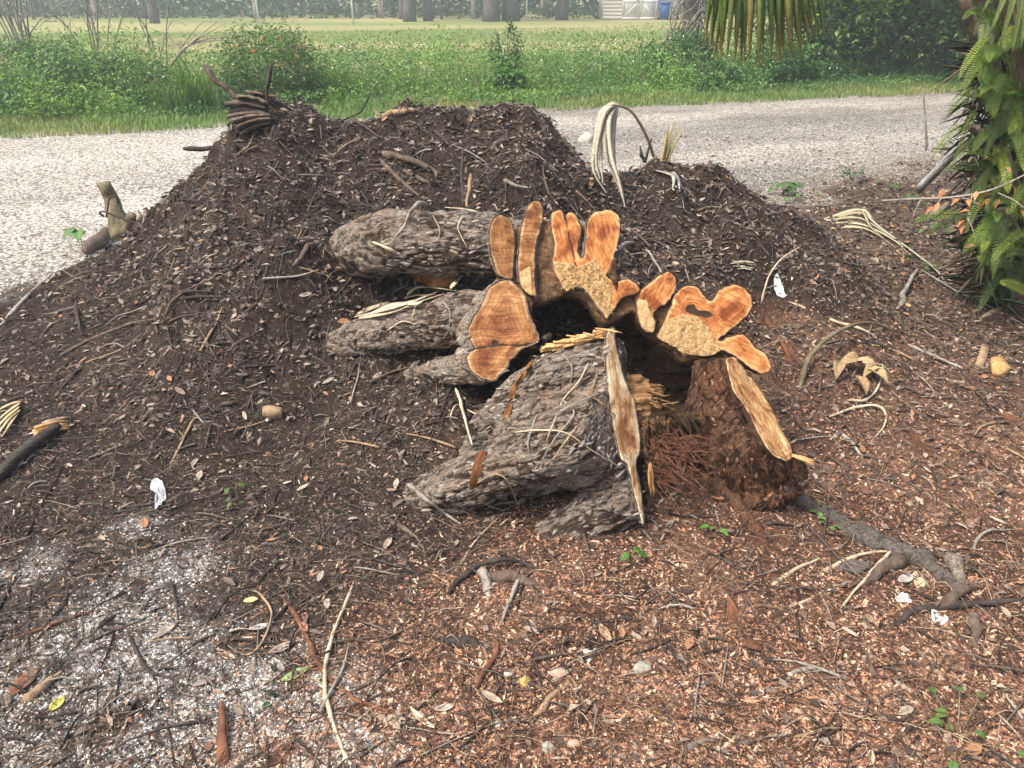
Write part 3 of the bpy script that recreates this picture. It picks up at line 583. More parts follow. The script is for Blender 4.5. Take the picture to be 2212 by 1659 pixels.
# saw dust crumbs resting on the rims
def chips(P_, L_, W_, H_, C_, yaw=None, tilt=.5):
    n = len(P_); a = rng.uniform(0, 2*np.pi, n) if yaw is None else yaw
    base = np.array([[-.5,-.35,0],[.45,-.5,0],[.5,.3,0],[-.4,.5,0],[.05,0,1]]); V = base[None]*np.stack([L_, W_, H_], 1)[:,None]
    V = V+rng.normal(0,.12,V.shape)*np.stack([L_, W_, H_*.5], 1)[:,None]
    ty, tx = rng.normal(0, tilt, n), rng.normal(0, tilt, n)
    c, s = np.cos(ty)[:,None], np.sin(ty)[:,None]; x, y, z = V[...,0]*c+V[...,2]*s, V[...,1], -V[...,0]*s+V[...,2]*c
    c, s = np.cos(tx)[:,None], np.sin(tx)[:,None]; y, z = y*c-z*s, y*s+z*c
    c, s = np.cos(a)[:,None], np.sin(a)[:,None]; V = np.stack([x*c-y*s, x*s+y*c, z], -1)+P_[:,None]
    F = np.array([[0,1,4],[1,2,4],[2,3,4],[3,0,4]]); F = (F[None]+np.arange(n)[:,None,None]*5).reshape(-1,3); Q = np.arange(n)[:,None]*5+np.array([[3,2,1,0]])
    return V.reshape(-1,3), [F], np.repeat(C_, 5, 0)
def pal(n, colors, wts):
    c = np.array(colors)[rng.choice(len(colors), n, p=np.array(wts)/sum(wts))]; return c*rng.uniform(.7,1.3,(n,1))
dp = np.vstack([dust1, dust2]); dp = dp[rng.integers(0, len(dp), 2600)]+rng.normal(0,.003,(2600,3))
v_, f_, c_ = chips(dp+NP*.003, rng.uniform(.002,.007,2600), rng.uniform(.0015,.004,2600), rng.uniform(.001,.003,2600), pal(2600, [(.62,.43,.2),(.5,.3,.12),(.3,.16,.06)], [4,3,1]), tilt=.9)
o = part('sawdust', stump, v_, f_, LITTER, {'col': c_}); o['kind'] = 'stuff'
# ---------------------------------------------------------------- far ground cover, trees, shed
def proj(V):
    r = V-O; f = r[:,1]*cp-r[:,2]*sp; u = r[:,1]*sp+r[:,2]*cp
    return np.stack([1106+r[:,0]/f*FPX, 829.5-u/f*FPX], 1), f
def inview(V, mg=60):
    p, f = proj(V); return (f > .2) & (p[:,0] > -mg) & (p[:,0] < 2212+mg) & (p[:,1] > -mg*3) & (p[:,1] < 1659+mg)
def leafq(P_, az, pit, L_, W_, C_, fold=.25):
    n = len(P_); d = np.stack([np.cos(az)*np.cos(pit), np.sin(az)*np.cos(pit), np.sin(pit)], 1); s = np.stack([-np.sin(az), np.cos(az), 0*az], 1); up = np.cross(d, s)
    roll = rng.normal(0, .5, n)[:,None]; s, up = s*np.cos(roll)+up*np.sin(roll), up*np.cos(roll)-s*np.sin(roll)
    L_ = np.broadcast_to(L_, n)[:,None]; W_ = np.broadcast_to(W_, n)[:,None]
    V = np.stack([P_, P_+d*L_*.42+s*W_*.5+up*W_*fold, P_+d*L_-np.array([0,0,1])*L_*.12, P_+d*L_*.42-s*W_*.5+up*W_*fold], 1)
    F = np.arange(n)[:,None]*4
    return V.reshape(-1,3), [np.concatenate([F+np.array([[0,1,2]]), F+np.array([[0,2,3]])])], np.repeat(C_, 4, 0)
def blades(P_, az, L_, W_, lean, C_, seg=3):
    n = len(P_); t = np.linspace(0, 1, seg+1); h = np.stack([np.cos(az), np.sin(az), 0*az], 1); s = np.stack([-np.sin(az), np.cos(az), 0*az], 1)
    V = []
    for k in t:
        c = P_+h*(L_*lean*k*k)[:,None]+np.array([0,0,1])*(L_*(k-.45*lean*k*k*k))[:,None]; w_ = (W_*(1-k)**.6*.5+.0004)[:,None]
        V += [c-s*w_, c+s*w_]
    V = np.stack(V, 1); m = 2*(seg+1); f = np.array([[2*k,2*k+1,2*k+3,2*k+2] for k in range(seg)])
    return V.reshape(-1,3), [(f[None]+np.arange(n)[:,None,None]*m).reshape(-1,4)], np.repeat(C_, m, 0)
def jc(parts):
    V, F = join([(a, b) for a, b, _ in parts]); return V, F, np.concatenate([c for _, _, c in parts])
def jit(c, n, s=.25): return np.asarray(c)*rng.uniform(1-s, 1+s, (n,1))*rng.uniform(.93,1.07,(n,3))
def stuff(name, label, V, F, C_, m=None): return single(name, label, None, V, F, m or LITTER, {'col': C_}, kind='stuff')
def bush(c, rx, ry, h, n, size, cols, base=.05, flat=1.):
    """leaves in clumps through an uneven volume"""
    k = max(6, n//60); cc = rng.normal(0, 1, (k,3)); cc /= np.linalg.norm(cc, axis=1)[:,None]; cc *= rng.uniform(.35,1,(k,1))**.5
    cc = cc*np.array([rx,ry,h/2])+np.array([0,0,h/2]); q = cc[rng.integers(0,k,n)]+rng.normal(0,1,(n,3))*np.array([rx,ry,h*.6])*.16
    q[:,2] = np.abs(q[:,2]-base)+base; q = q+np.array(c); C_ = pal(n, cols, [1]*len(cols))*(.75+.5*vn(q*2.5, 5))[:,None]
    return leafq(q, rng.uniform(0,2*np.pi,n), rng.normal(-.1,.5,n), rng.uniform(.7,1.3,n)*size, rng.uniform(.4,.6,n)*size, C_)
def wtree(name, label, cat, X, Y, r, h, crown, lean=0., tm=None, group=None, ncrown=200, csize=.6, cols=((.05,.09,.03),(.035,.07,.025)), cz=.45):
    z = float(hz(X, Y)); t = thing(name, label, cat, (X, Y, z), group)
    p = [np.array([X+lean*k*h+random.uniform(-.06,.06)*(k > 0), Y+random.uniform(-.06,.06)*(k > 0), z-.1+h*k]) for k in np.linspace(0, .92, 6)]
    tb = [tube(p, [r*1.35,r,r*.85,r*.7,r*.5,r*.25], 9, 14, rough=.12, seed=int(X*10))]
    for k in range(4):
        b = p[3]+(p[5]-p[3])*k/4; a = random.uniform(0, 6.28); tb.append(tube([b, b+np.array([math.cos(a)*crown*.5, math.sin(a)*crown*.5, crown*.35])], [r*.4, r*.1], 5, 4))
    part('trunk', t, *join(tb), tm or TRUNK, None, True)
    V, F, C_ = bush((X+lean*h*.7, Y, z+h*cz), crown, crown, h*(1.05-cz), ncrown, csize, cols)
    part('crown', t, V, F, LEAF, {'col': C_}); return t
GREENS = [(.08,.18,.05),(.10,.22,.06),(.14,.26,.06),(.06,.14,.05),(.18,.27,.065)]
# woodland at the back
n = 9000; q = np.stack([rng.uniform(-60,60,n), rng.uniform(74,92,n), rng.uniform(0,11,n)**1.0], 1)
V, F, C_ = leafq(q, rng.uniform(0,6.28,n), rng.normal(0,.5,n), rng.uniform(.7,1.5,n), rng.uniform(.5,.9,n), pal(n, [(.03,.06,.025),(.045,.085,.03),(.025,.05,.025)], [1,1,1])); stuff('woodland', 'dense far woodland behind the lawn', V, F, C_, LEAF)
n = 15000; q = np.stack([rng.uniform(-48,48,n), rng.uniform(57,73,n), rng.uniform(0,1,n)**1.6*3.2], 1); q = q[(np.abs(q[:,0]-12.5) > 4)|(q[:,1] > 63)]; n = len(q)
V, F, C_ = leafq(q, rng.uniform(0,6.28,n), rng.normal(0,.5,n), rng.uniform(.25,.6,n), rng.uniform(.2,.35,n), pal(n, [(.04,.085,.03),(.06,.11,.035),(.03,.06,.025)], [1,1,1])*(.6+.8*vn(q*.35,3))[:,None]); stuff('undergrowth', 'dark undergrowth below the far trees', V, F, C_, LEAF)
bigs = [(885,47,.32,'broad dark trunk left of the middle at the far lawn edge'),(1062,47,.42,'broad dark trunk right of the second white pole'),(1104,46,.45,'thickest dark trunk standing at the far lawn edge'),(1213,44,.33,'single dark trunk between the white poles and the shed'),(335,50,.22,'dark trunk behind the bare twigs at the far left'),(925,46,.25,'trunk beside the broad one left of the middle')]
for x, y, r, lb in bigs:
    g = G(x, y); wtree('forest_tree', lb, 'tree', g[0], g[1], r, random.uniform(11,14), 2.6)
for k in range(46):
    X = random.uniform(-42, 30); Y = random.uniform(55, 74)
    if abs(X-12.5) < 4 and Y < 64: continue
    wtree('forest_tree', ('pale ' if k % 3 == 0 else 'dark ')+'slim trunk at the far lawn edge '+('left of the bare twigs' if X < -22 else 'behind the bare twigs' if X < -15 else 'above the lantana bush' if X < -9 else 'between the lantana and the middle' if X < -2 else 'behind the middle of the weeds' if X < 5 else 'just left of the shed' if X < 11 else 'right of the shed')+(', nearer row' if Y < 64 else ', farther row'), 'tree', X, Y, random.uniform(.07,.17), random.uniform(9,13), random.uniform(1.2,2), random.uniform(-.05,.05), TRUNKP if k % 3 == 0 else TRUNK, 'slim trees at the woodland edge', 110)
for x, yb, lb in ((330,48,'thin white pole far left behind the bare twigs'),(559,51,'thin white pole above the orange flowered bush'),(763,52,'thin white pole second from the shed side, tallest looking'),(952,42,'thin white pole between two dark trunks'),(1137,46,'thin white pole nearest the shed')):
    g = G(x, yb); V, F = tube([g-np.array([0,0,.3]), g+np.array([.02,0,1.3]), g+np.array([0,0,2.6])], .045, 8)
    V2, F2 = tube([g+np.array([0,0,2.6]), g+np.array([0,0,2.66])], .06, 8); single('pole', lb, 'pole', *join([(V,F),(V2,F2)]), POLE)
# shed
g = G(1381, 43); SX, SY = g[0], g[1]; kx = (SY*cp+CAMH*sp)/FPX
shed = thing('garden_shed', 'cream garden shed with white double barn doors beyond the lawn', 'shed', (SX, SY, 0))
xl, xr = (1303-1381)*kx, (1464-1381)*kx
part('wall', shed, *box((SX+(xl+xr)/2, SY+1.65, 1.15), (xr-xl, 3, 2.4)), WALLPAINT)
for k in range(11): part('siding_board', shed, *box((SX+(xl+xr)/2, SY+.137, .12+k*.215), (xr-xl+.02, .022, .2)), WALLPAINT)
V = np.array([[SX+xl-.2, SY-.2, 2.35],[SX+xr+.2, SY-.2, 2.35],[SX+xr+.2, SY+1.6, 3.3],[SX+xl-.2, SY+1.6, 3.3],[SX+xr+.2, SY+3.4, 2.35],[SX+xl-.2, SY+3.4, 2.35]])
V = np.vstack([V, V+np.array([0,0,.07])]); part('roof', shed, V, [np.array([[0,1,2,3],[3,2,4,5],[7,6,9,8][::-1],[9,8,11,10],[0,6,7,1],[1,7,8,2],[2,8,10,4],[4,10,11,5],[5,11,9,3],[3,9,6,0]])], ROOFM)
dl, dr = (1343-1381)*kx, (1419-1381)*kx; wd = (dr-dl)/2
for s, cx in ((-1, SX+dl+wd/2), (1, SX+dr-wd/2)):
    d = part('door', shed, *box((cx, SY+.09, 1.08), (wd-.02, .05, 2.1)), WHITEPAINT); fr_ = []
    for zz in (.09, 1.08, 2.08): fr_.append(box((cx, SY+.053, zz), (wd-.03, .022, .11)))
    for xx in (-1, 1): fr_.append(box((cx+xx*(wd/2-.07), SY+.053, 1.08), (.10, .018, 2.0)))
    for zz, sg in ((.58, s), (1.58, -s)): fr_.append(box((cx, SY+.056, zz), (math.hypot(wd-.2,.9)-.05, .016, .08), rotm(0, sg*math.atan2(.9, wd-.2), 0)))
    for f_ in fr_: part('door_brace', d, *f_, WHITEPAINT)
    part('handle', d, *tube([(cx-s*(wd/2-.13), SY+.03, .95), (cx-s*(wd/2-.13), SY+.0, 1.05), (cx-s*(wd/2-.13), SY+.03, 1.15)], .015, 6), DARKST)
part('corner_post', shed, *box((SX+xr-.35, SY+.1, 1.2), (.09,.09,2.4)), WHITEPAINT)
g = G(1441, 45); bx_, by_ = g[0], SY-.6
bn = thing('wheelie_bin', 'blue wheeled rubbish bin standing right of the shed doors', 'bin', (bx_, by_, 0))
Vb = np.array([[x*(.24 if z < .5 else .31)+bx_, y*(.26 if z < .5 else .34)+by_, .06 if z < .5 else .98] for z in (0,1) for x,y in ((-1,-1),(1,-1),(1,1),(-1,1))])
part('bin_body', bn, Vb, [np.array([[3,2,1,0],[4,5,6,7],[0,1,5,4],[1,2,6,5],[2,3,7,6],[3,0,4,7]])], BLUE)
part('lid', bn, *box((bx_, by_, 1.02), (.68,.76,.07), rotm(R(3),0,0)), BLUE)
for s in (-1,1): part('wheel', bn, *tube([(bx_+s*.27,by_+.25,.1),(bx_+s*.33,by_+.25,.1)], .1, 14), CHAR)
part('handle', bn, *tube([(bx_-.25,by_+.42,.98),(bx_+.25,by_+.42,.98)], .018, 6), BLUE)
# verge grass and lawn tufts
def band(n, a, b, x0=-13, x1=15):
    X = rng.uniform(x0, x1, n); Y = yfar(X)+rng.uniform(a, b, n); return np.stack([X, Y, hz(X, Y)], 1)
q = band(56000, -.4, 2.6); q = q[inview(q)]; q = q[vn(q[:,:2]*2.2, 3) > .22*rng.uniform(0,2,len(q))]; n = len(q)
cg = L((.13,.22,.055), (.30,.29,.11), np.clip(fbm(q[:,:2]*.9,71,3)*1.8-.55+rng.normal(0,.2,n), 0, 1))
V, F, C_ = blades(q, rng.uniform(0,6.28,n), rng.uniform(.05,.15,n)*(.45+1.3*vn(q[:,:2]*1.3,14)), rng.uniform(.008,.016,n), rng.uniform(.2,1.3,n), cg*rng.uniform(.7,1.25,(n,1)), 2); stuff('verge_grass', 'short grass on the far verge of the road', V, F, C_, LEAF)
q = band(26000, 4.3, 30, -22, 24); q = q[inview(q)]; n = len(q)
V, F, C_ = blades(q, rng.uniform(0,6.28,n), rng.uniform(.05,.10,n), rng.uniform(.02,.04,n), rng.uniform(.2,.9,n), pal(n, [(.12,.16,.04),(.22,.20,.08)], [1,1]), 2); stuff('lawn_grass', 'mown grass of the wide lawn', V, F, C_, LEAF)
# weeds beyond the verge
ns = 3300; b0 = band(ns, .9, 4.6, -14, 14); hh = rng.uniform(.35,1.0,ns)*(.65+.6*vn(b0[:,:2]*.7,8))*(.22+.78*ss(1.1,2.4,b0[:,1]-yfar(b0[:,0])+(vn(b0[:,:2]*1.1,18)-.5)*1.6)); nl = 34
tt = rng.uniform(.08,1,(ns,nl)); q = np.repeat(b0, nl, 0)+np.stack([rng.normal(0,.11,ns*nl), rng.normal(0,.11,ns*nl), (hh[:,None]*tt).ravel()], 1)
kind = np.repeat(fbm(b0[:,:2]*.8, 91, 3), nl)+rng.normal(0,.08,len(q)); cw = L((.075,.17,.06), (.18,.30,.075), ss(.35,.65,kind))*rng.uniform(.65,1.35,(len(q),1))
cw = L(cw, (.16,.12,.06), (rng.random(len(q)) < .05)*.8)
V, F, C_ = leafq(q, rng.uniform(0,6.28,len(q)), rng.normal(-.05,.5,len(q)), rng.uniform(.035,.085,len(q)), rng.uniform(.02,.042,len(q)), cw)
g_ = band(9000, 1.7, 4.6); n = len(g_); V2, F2, C2 = blades(g_, rng.uniform(0,6.28,n), rng.uniform(.2,.6,n), rng.uniform(.008,.016,n), rng.uniform(.2,.8,n), pal(n, GREENS+[(.25,.2,.1)], [1]*6))
V, F, C_ = jc([(V,F,C_),(V2,F2,C2)]); stuff('weed_thicket', 'tangled green roadside weeds between verge and lawn', V, F, C_, LEAF)
n = 420; q = b0[rng.integers(0, ns, n)]+np.stack([rng.normal(0,.1,n), rng.normal(0,.1,n), rng.uniform(.3,.95,n)], 1)
V, F, C_ = chips(q, np.full(n,.022), np.full(n,.022), np.full(n,.014), pal(n, [(.75,.75,.68),(.7,.66,.5)], [3,1])); stuff('wildflowers', 'small white wildflowers dotted over the weeds', V, F, C_)
def shrub(name, label, cat, x, Y, rx, h, n, size, cols, group=None, stems=7, flowers=0):
    X = (x-1106)/FPX*(Y*cp+CAMH*sp-.3*sp); z = float(hz(X, Y)); t = thing(name, label, cat, (X, Y, z), group)
    V, F, C_ = bush((X, Y, z), rx, rx*.8, h, n, size, cols); part('foliage', t, V, F, LEAF, {'col': C_})
    tb = []
    for k in range(stems):
        a = random.uniform(0,6.28); e_ = np.array([X+math.cos(a)*rx*.7, Y+math.sin(a)*rx*.6, z+h*random.uniform(.6,1.05)]); tb.append(tube([(X,Y,z-.03), ((X+e_[0])/2, (Y+e_[1])/2, z+h*.55), e_], [.012,.008,.003], 5, 7))
    part('stem', t, *join(tb), BROWNST)['kind'] = 'stuff'
    for k in range(flowers):
        a = random.uniform(0, 6.28); s_ = rx*random.uniform(.2,.95); c = np.array([X+math.cos(a)*s_, Y-abs(math.sin(a))*s_*.8, z+h*random.uniform(.25,1.0)])
        m_ = 14; d = rng.normal(0,1,(m_,3)); d /= np.linalg.norm(d, axis=1)[:,None]; V, F, C_ = chips(c+d*.018, np.full(m_,.022), np.full(m_,.02), np.full(m_,.012), pal(m_, [(.75,.22,.07),(.8,.36,.12)], [2,1])); part('flower', t, V, F, LITTER, {'col': C_})
    return t
shrub('lantana_bush', 'bushy green shrub with orange flower heads behind the mound peak', 'bush', 590, 13.0, .85, 1.12, 5200, .065, [(.09,.16,.04),(.12,.21,.05),(.06,.12,.04)], flowers=16)
shrub('roadside_shrub', 'dark leafy shrub at the far left edge of the weeds', 'bush', 70, 12.6, 1.15, 1.05, 5200, .06, [(.06,.12,.055),(.08,.15,.065)])
shrub('roadside_shrub', 'dull green low shrub left of the tall grass clump', 'bush', 290, 12.8, .8, .8, 3200, .06, [(.08,.15,.055),(.11,.19,.065)])
shrub('broadleaf_weed', 'bright green broad-leaved weed at the middle of the verge', 'plant', 1105, 14.3, .42, .5, 700, .11, [(.09,.20,.03),(.07,.16,.03)])
shrub('broadleaf_weed', 'green broad-leaved weed low on the verge below the palm frond', 'plant', 1545, 15.2, .5, .55, 800, .11, [(.06,.15,.04),(.08,.17,.04)])
shrub('broadleaf_weed', 'tall dark-leaved sprig standing highest in the middle of the weeds', 'plant', 1093, 15.5, .3, 1.12, 700, .07, [(.04,.09,.03),(.06,.11,.03)])
shrub('broadleaf_weed', 'leafy weed growing at the foot of the dense right tree', 'plant', 1700, 16.0, .8, .85, 1800, .10, [(.06,.14,.035),(.08,.17,.04)])
shrub('broadleaf_weed', 'leafy weed mass below the dark tree near the brown dead leaves', 'plant', 1860, 17.2, .9, .75, 1800, .10, [(.055,.13,.035),(.08,.16,.04)])
shrub('broadleaf_weed', 'leafy green weeds at the base of the vine covered trunk', 'plant', 1470, 16.3, .75, .95, 2000, .09, [(.06,.15,.03),(.085,.18,.04)])
for x, Y, h, n, lb in ((420,12.1,.95,130,'tall bright grass clump with arching blades left of the lantana'), (705,13.2,.75,70,'arching grass clump right of the lantana'), (735,14.0,.75,60,'smaller grass clump among the weeds'), (365,11.9,.55,50,'low arching grass clump beside the taller one')):
    X = (x-1106)/FPX*(Y*cp+.6); q = np.stack([X+rng.normal(0,.13,n), Y+rng.normal(0,.1,n), np.zeros(n)], 1); q[:,2] = hz(q[:,0], q[:,1])
    V, F, C_ = blades(q, rng.uniform(0,6.28,n), h*rng.uniform(.7,1.25,n), rng.uniform(.014,.026,n), rng.uniform(.35,1.0,n), pal(n, [(.16,.24,.05),(.12,.20,.045)], [1,1]), 6); single('grass_clump', lb, 'grass clump', V, F, LEAF, {'col': C_})
# right hand trees and the bare twigs on the left
def at(x, Y): return (x-1106)/FPX*(Y*cp+CAMH*sp-.3*sp)
DK = [(.05,.11,.035),(.08,.16,.04),(.12,.22,.05),(.19,.28,.06)]
for x, Y, r, h, cw_, nc, lb, tm in ((1775,17.4,.06,3.8,1.5,7000,'slender pale-trunked tree right behind the palm frond',TRUNKP),(1900,18.3,.14,4.2,2.1,17000,'dense dark green tree beyond the bend of the road',TRUNK),(2040,18.8,.14,4.2,2.1,15000,'dark green tree farthest right beyond the road',TRUNK),(1655,17.5,.05,4.5,1.2,2000,'thin grey sapling showing between the palm leaflets',TRUNKP)):
    wtree('roadside_tree', lb, 'tree', at(x, Y), Y, r, h, cw_, .02, tm, None, nc, .13, DK, .06)
t = thing('vine_covered_tree', 'trunk wrapped in dry brown vines left of the palm frond', 'tree', (at(1480,17), 17, 0)); X = at(1480,17)
part('trunk', t, *tube([(X,17,-.1),(X+.05,17,1.2),(X-.05,17.1,2.5),(X,17,4.5)], [.2,.17,.15,.1], 9, 12, rough=.2), TRUNK, None, True)
tb = []
for k in range(90):
    a = random.uniform(0,6.28); z0 = random.uniform(0,2.2); p = [np.array([X+math.cos(a+i*.6)*(.2+.28*random.random()), 17+math.sin(a+i*.6)*(.2+.25*random.random()), z0+i*random.uniform(.1,.35)]) for i in range(4)]; tb.append(tube(p, .011, 4, 9))
part('vine', t, *join(tb), GREYST)['kind'] = 'stuff'
V, F, C_ = bush((X, 17, 1.6), .9, .8, 2.6, 900, .09, [(.06,.10,.03),(.2,.15,.09)]); part('crown', t, V, F, LEAF, {'col': C_})
for x, Y, lb, nb, hh_ in ((70,13.5,'pale leafless shrub with long bare twigs at the upper left',15,2.6),(215,14.0,'thin bare sapling with drooping twigs left of the lantana',9,2.4),(345,14.2,'single leafless upright sapling in front of the lawn',6,2.2)):
    X = at(x, Y); t = thing('bare_shrub', lb, 'shrub', (X, Y, 0))
    for k in range(nb):
        a = random.uniform(0,6.28); sprd = random.uniform(.1,1.1); e_ = np.array([X+math.cos(a)*sprd, Y+math.sin(a)*.4, hh_*random.uniform(.5,1)]); md_ = np.array([X+math.cos(a)*sprd*.3, Y, e_[2]*.6])+rng.normal(0,.08,3)
        bs_ = [tube([(X+random.uniform(-.1,.1),Y,-.02), md_, e_, e_+np.array([math.cos(a)*.3,0,random.uniform(-.35,.1)])], [.016,.011,.006,.003], 5, 12)]
        for j in range(3):
            s_ = md_+(e_-md_)*random.random(); bs_.append(tube([s_, s_+np.array([random.uniform(-.4,.4),random.uniform(-.1,.1),random.uniform(-.05,.35)])], [.006,.002], 4, 4))
        part('twig', t, *join(bs_), GREYST)
bs_ = []
b_ = P(410,96,12.4); 
for dx, dy, dz in ((.25,0,.18),(.55,.1,.28),(.75,.1,.15),(.6,-.1,.38),(.9,0,.08)): bs_.append(tube([b_-np.array([.35,0,.3]), b_, b_+np.array([dx,dy,dz])], [.014,.011,.003], 5, 8))
single('fallen_bare_branch', 'pale bare branch fallen over the weeds left of the lantana', 'branch', *join(bs_), GREYST)
# dead brown leaves heap and twig by the far road edge
n = 320; c = G(2000,150); q = c+np.stack([rng.normal(0,.4,n), rng.normal(0,.25,n), np.abs(rng.normal(.12,.12,n))], 1)
V, F, C_ = leafq(q, rng.uniform(0,6.28,n), rng.normal(0,.6,n), rng.uniform(.09,.17,n), rng.uniform(.04,.07,n), pal(n, [(.30,.18,.10),(.22,.13,.08),(.38,.28,.18)], [1,1,1]))
tb = [tube([c+np.array([-.4,0,.05]), c+np.array([.4,0,.35]), c+np.array([.9,0,.95])], .015, 5, 8)]
t = thing('dead_branch', 'fallen branch with shrivelled brown leaves at the far road edge', 'branch', c); part('dead_leaves', t, V, F, LITTER, {'col': C_})['kind'] = 'stuff'; part('branch', t, *tb[0], BROWNST)
# ---------------------------------------------------------------- palm and ferns at the right
PX, PY = P(2232, 690, 4.2)[0], 4.2
palm = thing('cabbage_palm', 'fibrous palm trunk with broken leaf stubs at the right edge', 'palm', (PX, PY, 0))
part('trunk', palm, *tube([(PX,PY,-.1),(PX-.02,PY,.6),(PX,PY,1.4),(PX+.03,PY,2.6)], [.40,.34,.30,.28], 18, 30, rough=.18, seed=4), PALMT, None, True)
def boot(p, d, l, w_): 
    d = np.array(d, float); d /= np.linalg.norm(d); s = np.cross(d, [0,0,1]); s /= np.linalg.norm(s); rows = []
    for k in np.linspace(0, 1, 5): rows.append([p+d*l*k+s*w_*t_*(1-.55*k)-np.array([0,0,1])*abs(t_)*w_*.35+np.array([0,0,.1])*k*k*l for t_ in (-1,-.4,.4,1)])
    return patch(rows, 8, 7, .018)
for x, y, Y, dx, dy_, l, w_ in ((2185,300,4.0,-.55,.7,.34,.06),(2170,240,4.0,-.7,.9,.45,.055),(2190,420,3.95,-.5,.6,.3,.06),(2150,190,4.05,-.8,.9,.5,.05),(2200,120,4.0,-.8,1.,.5,.06),(2195,520,3.9,-.5,.5,.25,.07),(2180,360,4.0,-.8,.5,.35,.05),(2205,220,3.9,-.4,.8,.3,.06),(2160,120,4.1,-.8,.9,.4,.05),(2190,60,4.0,-.7,.9,.45,.06)):
    part('leaf_base', palm, *boot(P(x,y,Y), (dx,-.25,dy_), l, w_), BOOT)
def segment(hub, tip, w_, sag=.0, n=10):
    hub, tip = np.asarray(hub), np.asarray(tip); d = tip-hub; s = np.cross(d, [0,-1,.3]); s /= np.linalg.norm(s); rows = []
    for k in np.linspace(0, 1, n):
        c = hub+d*k+np.array([0,0,sag])*math.sin(k*math.pi); ww = w_*min(1,.25+k*2.2)*(1-max(0,k-.45)/.56)**.8+.0008; rows.append([c-s*ww, c+np.array([0,.35*ww,0]), c+s*ww])
    V, F = patch(rows, 14, 5, .0012); return V, F
hub = P(1655,-230,4.05)
def leaflet(x0, x1, y1, Y, c_, w_, hb=hub):
    a = P(x0, -70, Y-.05); m_ = P((x0*.55+x1*.45), y1*.35-20, Y-.08); e = P(x1, y1, Y); p = cr([hb, a, m_, e], 16); d = np.gradient(p, axis=0); d /= np.linalg.norm(d,axis=1)[:,None]
    s_ = np.cross(d, np.array([0,-1,.2])+rng.normal(0,.45,3)); s_ /= np.linalg.norm(s_,axis=1)[:,None]; k = np.linspace(0,1,16)[:,None]; ww = w_*np.minimum(1,.2+k*2.6)*(1-np.clip(k-.5,0,1)/.52)**.7+.0008; nn = np.cross(s_, d)
    V = np.stack([p-s_*ww, p+nn*ww*.5, p+s_*ww, p+nn*(ww*.5-.0015)-nn*.0005], 1).reshape(-1,3); i = np.arange(15)[:,None]*4; j = np.arange(4)[None]; F = np.stack([i+j, i+(j+1)%4, i+4+(j+1)%4, i+4+j], -1).reshape(-1,4)
    cc = L(np.tile(c_,(len(V),1)), np.tile((.36,.27,.10),(len(V),1)), np.repeat(ss(.72,1.,k[:,0]),4)); part('palm_leaflet', palm, V, F, BLADE, {'col': cc})
for i in range(27):
    t_ = i/26; x1 = 1512+t_*262+random.uniform(-6,6); x0 = 1655+(x1-1655)*random.uniform(.72,.9); y1 = 84+58*math.sin(math.pi*min(1,.12+t_*.86))+random.uniform(-16,10)
    leaflet(x0, x1, y1 if i not in (1,24,25) else y1*.8, 3.95+random.uniform(-.1,.1), jit(random.choice([(.15,.22,.06),(.19,.26,.07),(.28,.27,.09)]),1,.15)[0], random.uniform(.015,.023))
part('frond_stalk', palm, *tube([(PX,PY,2.45),(PX-.7,PY-.1,2.75),hub+np.array([.2,0,.1]),hub], [.025,.02,.014,.01], 7, 16), TANST)
hub2 = P(2240,-170,3.6)
for x, y in ((2120,30),(2140,70),(2160,100),(2185,120),(2205,110)):
    V, F = segment(hub2, P(x,y,3.5), .02, .02); part('palm_leaflet', palm, V, F, BLADE, {'col': np.tile(jit((.16,.21,.06),1), (len(V),1))})
part('frond_stalk', palm, *tube([(PX,PY,2.5),(PX-.15,PY-.3,2.6),hub2], [.022,.016,.01], 7, 10), TANST)
fern = thing('sword_fern', 'yellow green sword fern sprouting all over the palm trunk', 'fern', (PX-.3, PY-.3, .2))
def frond(base, tip, sag, w_, c_, n=34):
    base, tip = np.asarray(base), np.asarray(tip); mid = (base+tip)/2+np.array([0,0,sag]); p = cr([base, base*.45+mid*.55+np.array([0,0,sag*.3]), mid*.45+tip*.55+np.array([0,0,sag*.35]), tip], n)
    d = np.gradient(p, axis=0); az = np.arctan2(d[:,1], d[:,0]); k = np.linspace(0,1,n); wl = w_*np.sin(np.pi*np.clip(k*.86+.12,0,1))**.7
    tn = d/np.linalg.norm(d,axis=1)[:,None]; view = p-O; sd_ = np.cross(tn, view+rng.normal(0,.6,3)); sd_ /= np.linalg.norm(sd_,axis=1)[:,None]
    V = []; half = np.linalg.norm(d,axis=1)[:,None]*.27
    for s in (-1,1):
        e = p+sd_*s*wl[:,None]+tn*wl[:,None]*.15; m_ = (p+e)/2-np.array([0,0,.004]); V.append(np.stack([p-tn*half, p+tn*half*.6, m_+tn*half, e, m_-tn*half], 1))
    V = np.concatenate(V); F = np.arange(len(V))[:,None]*5; Q = F+np.array([[0,1,2,4]]); Tq = F+np.array([[4,2,3]]); V = V.reshape(-1,3)
    V2, F2 = tube(p, [.0025,.001], 4); F2 = [f+len(V) for f in F2]
    col_ = np.vstack([np.tile(c_,(len(V),1))*rng.uniform(.85,1.15,(len(V),1)), np.tile((.14,.10,.04),(len(V2),1))])
    return np.vstack([V,V2]), [np.vstack([Q,F2[0]]), np.vstack([Tq,F2[1]])], col_
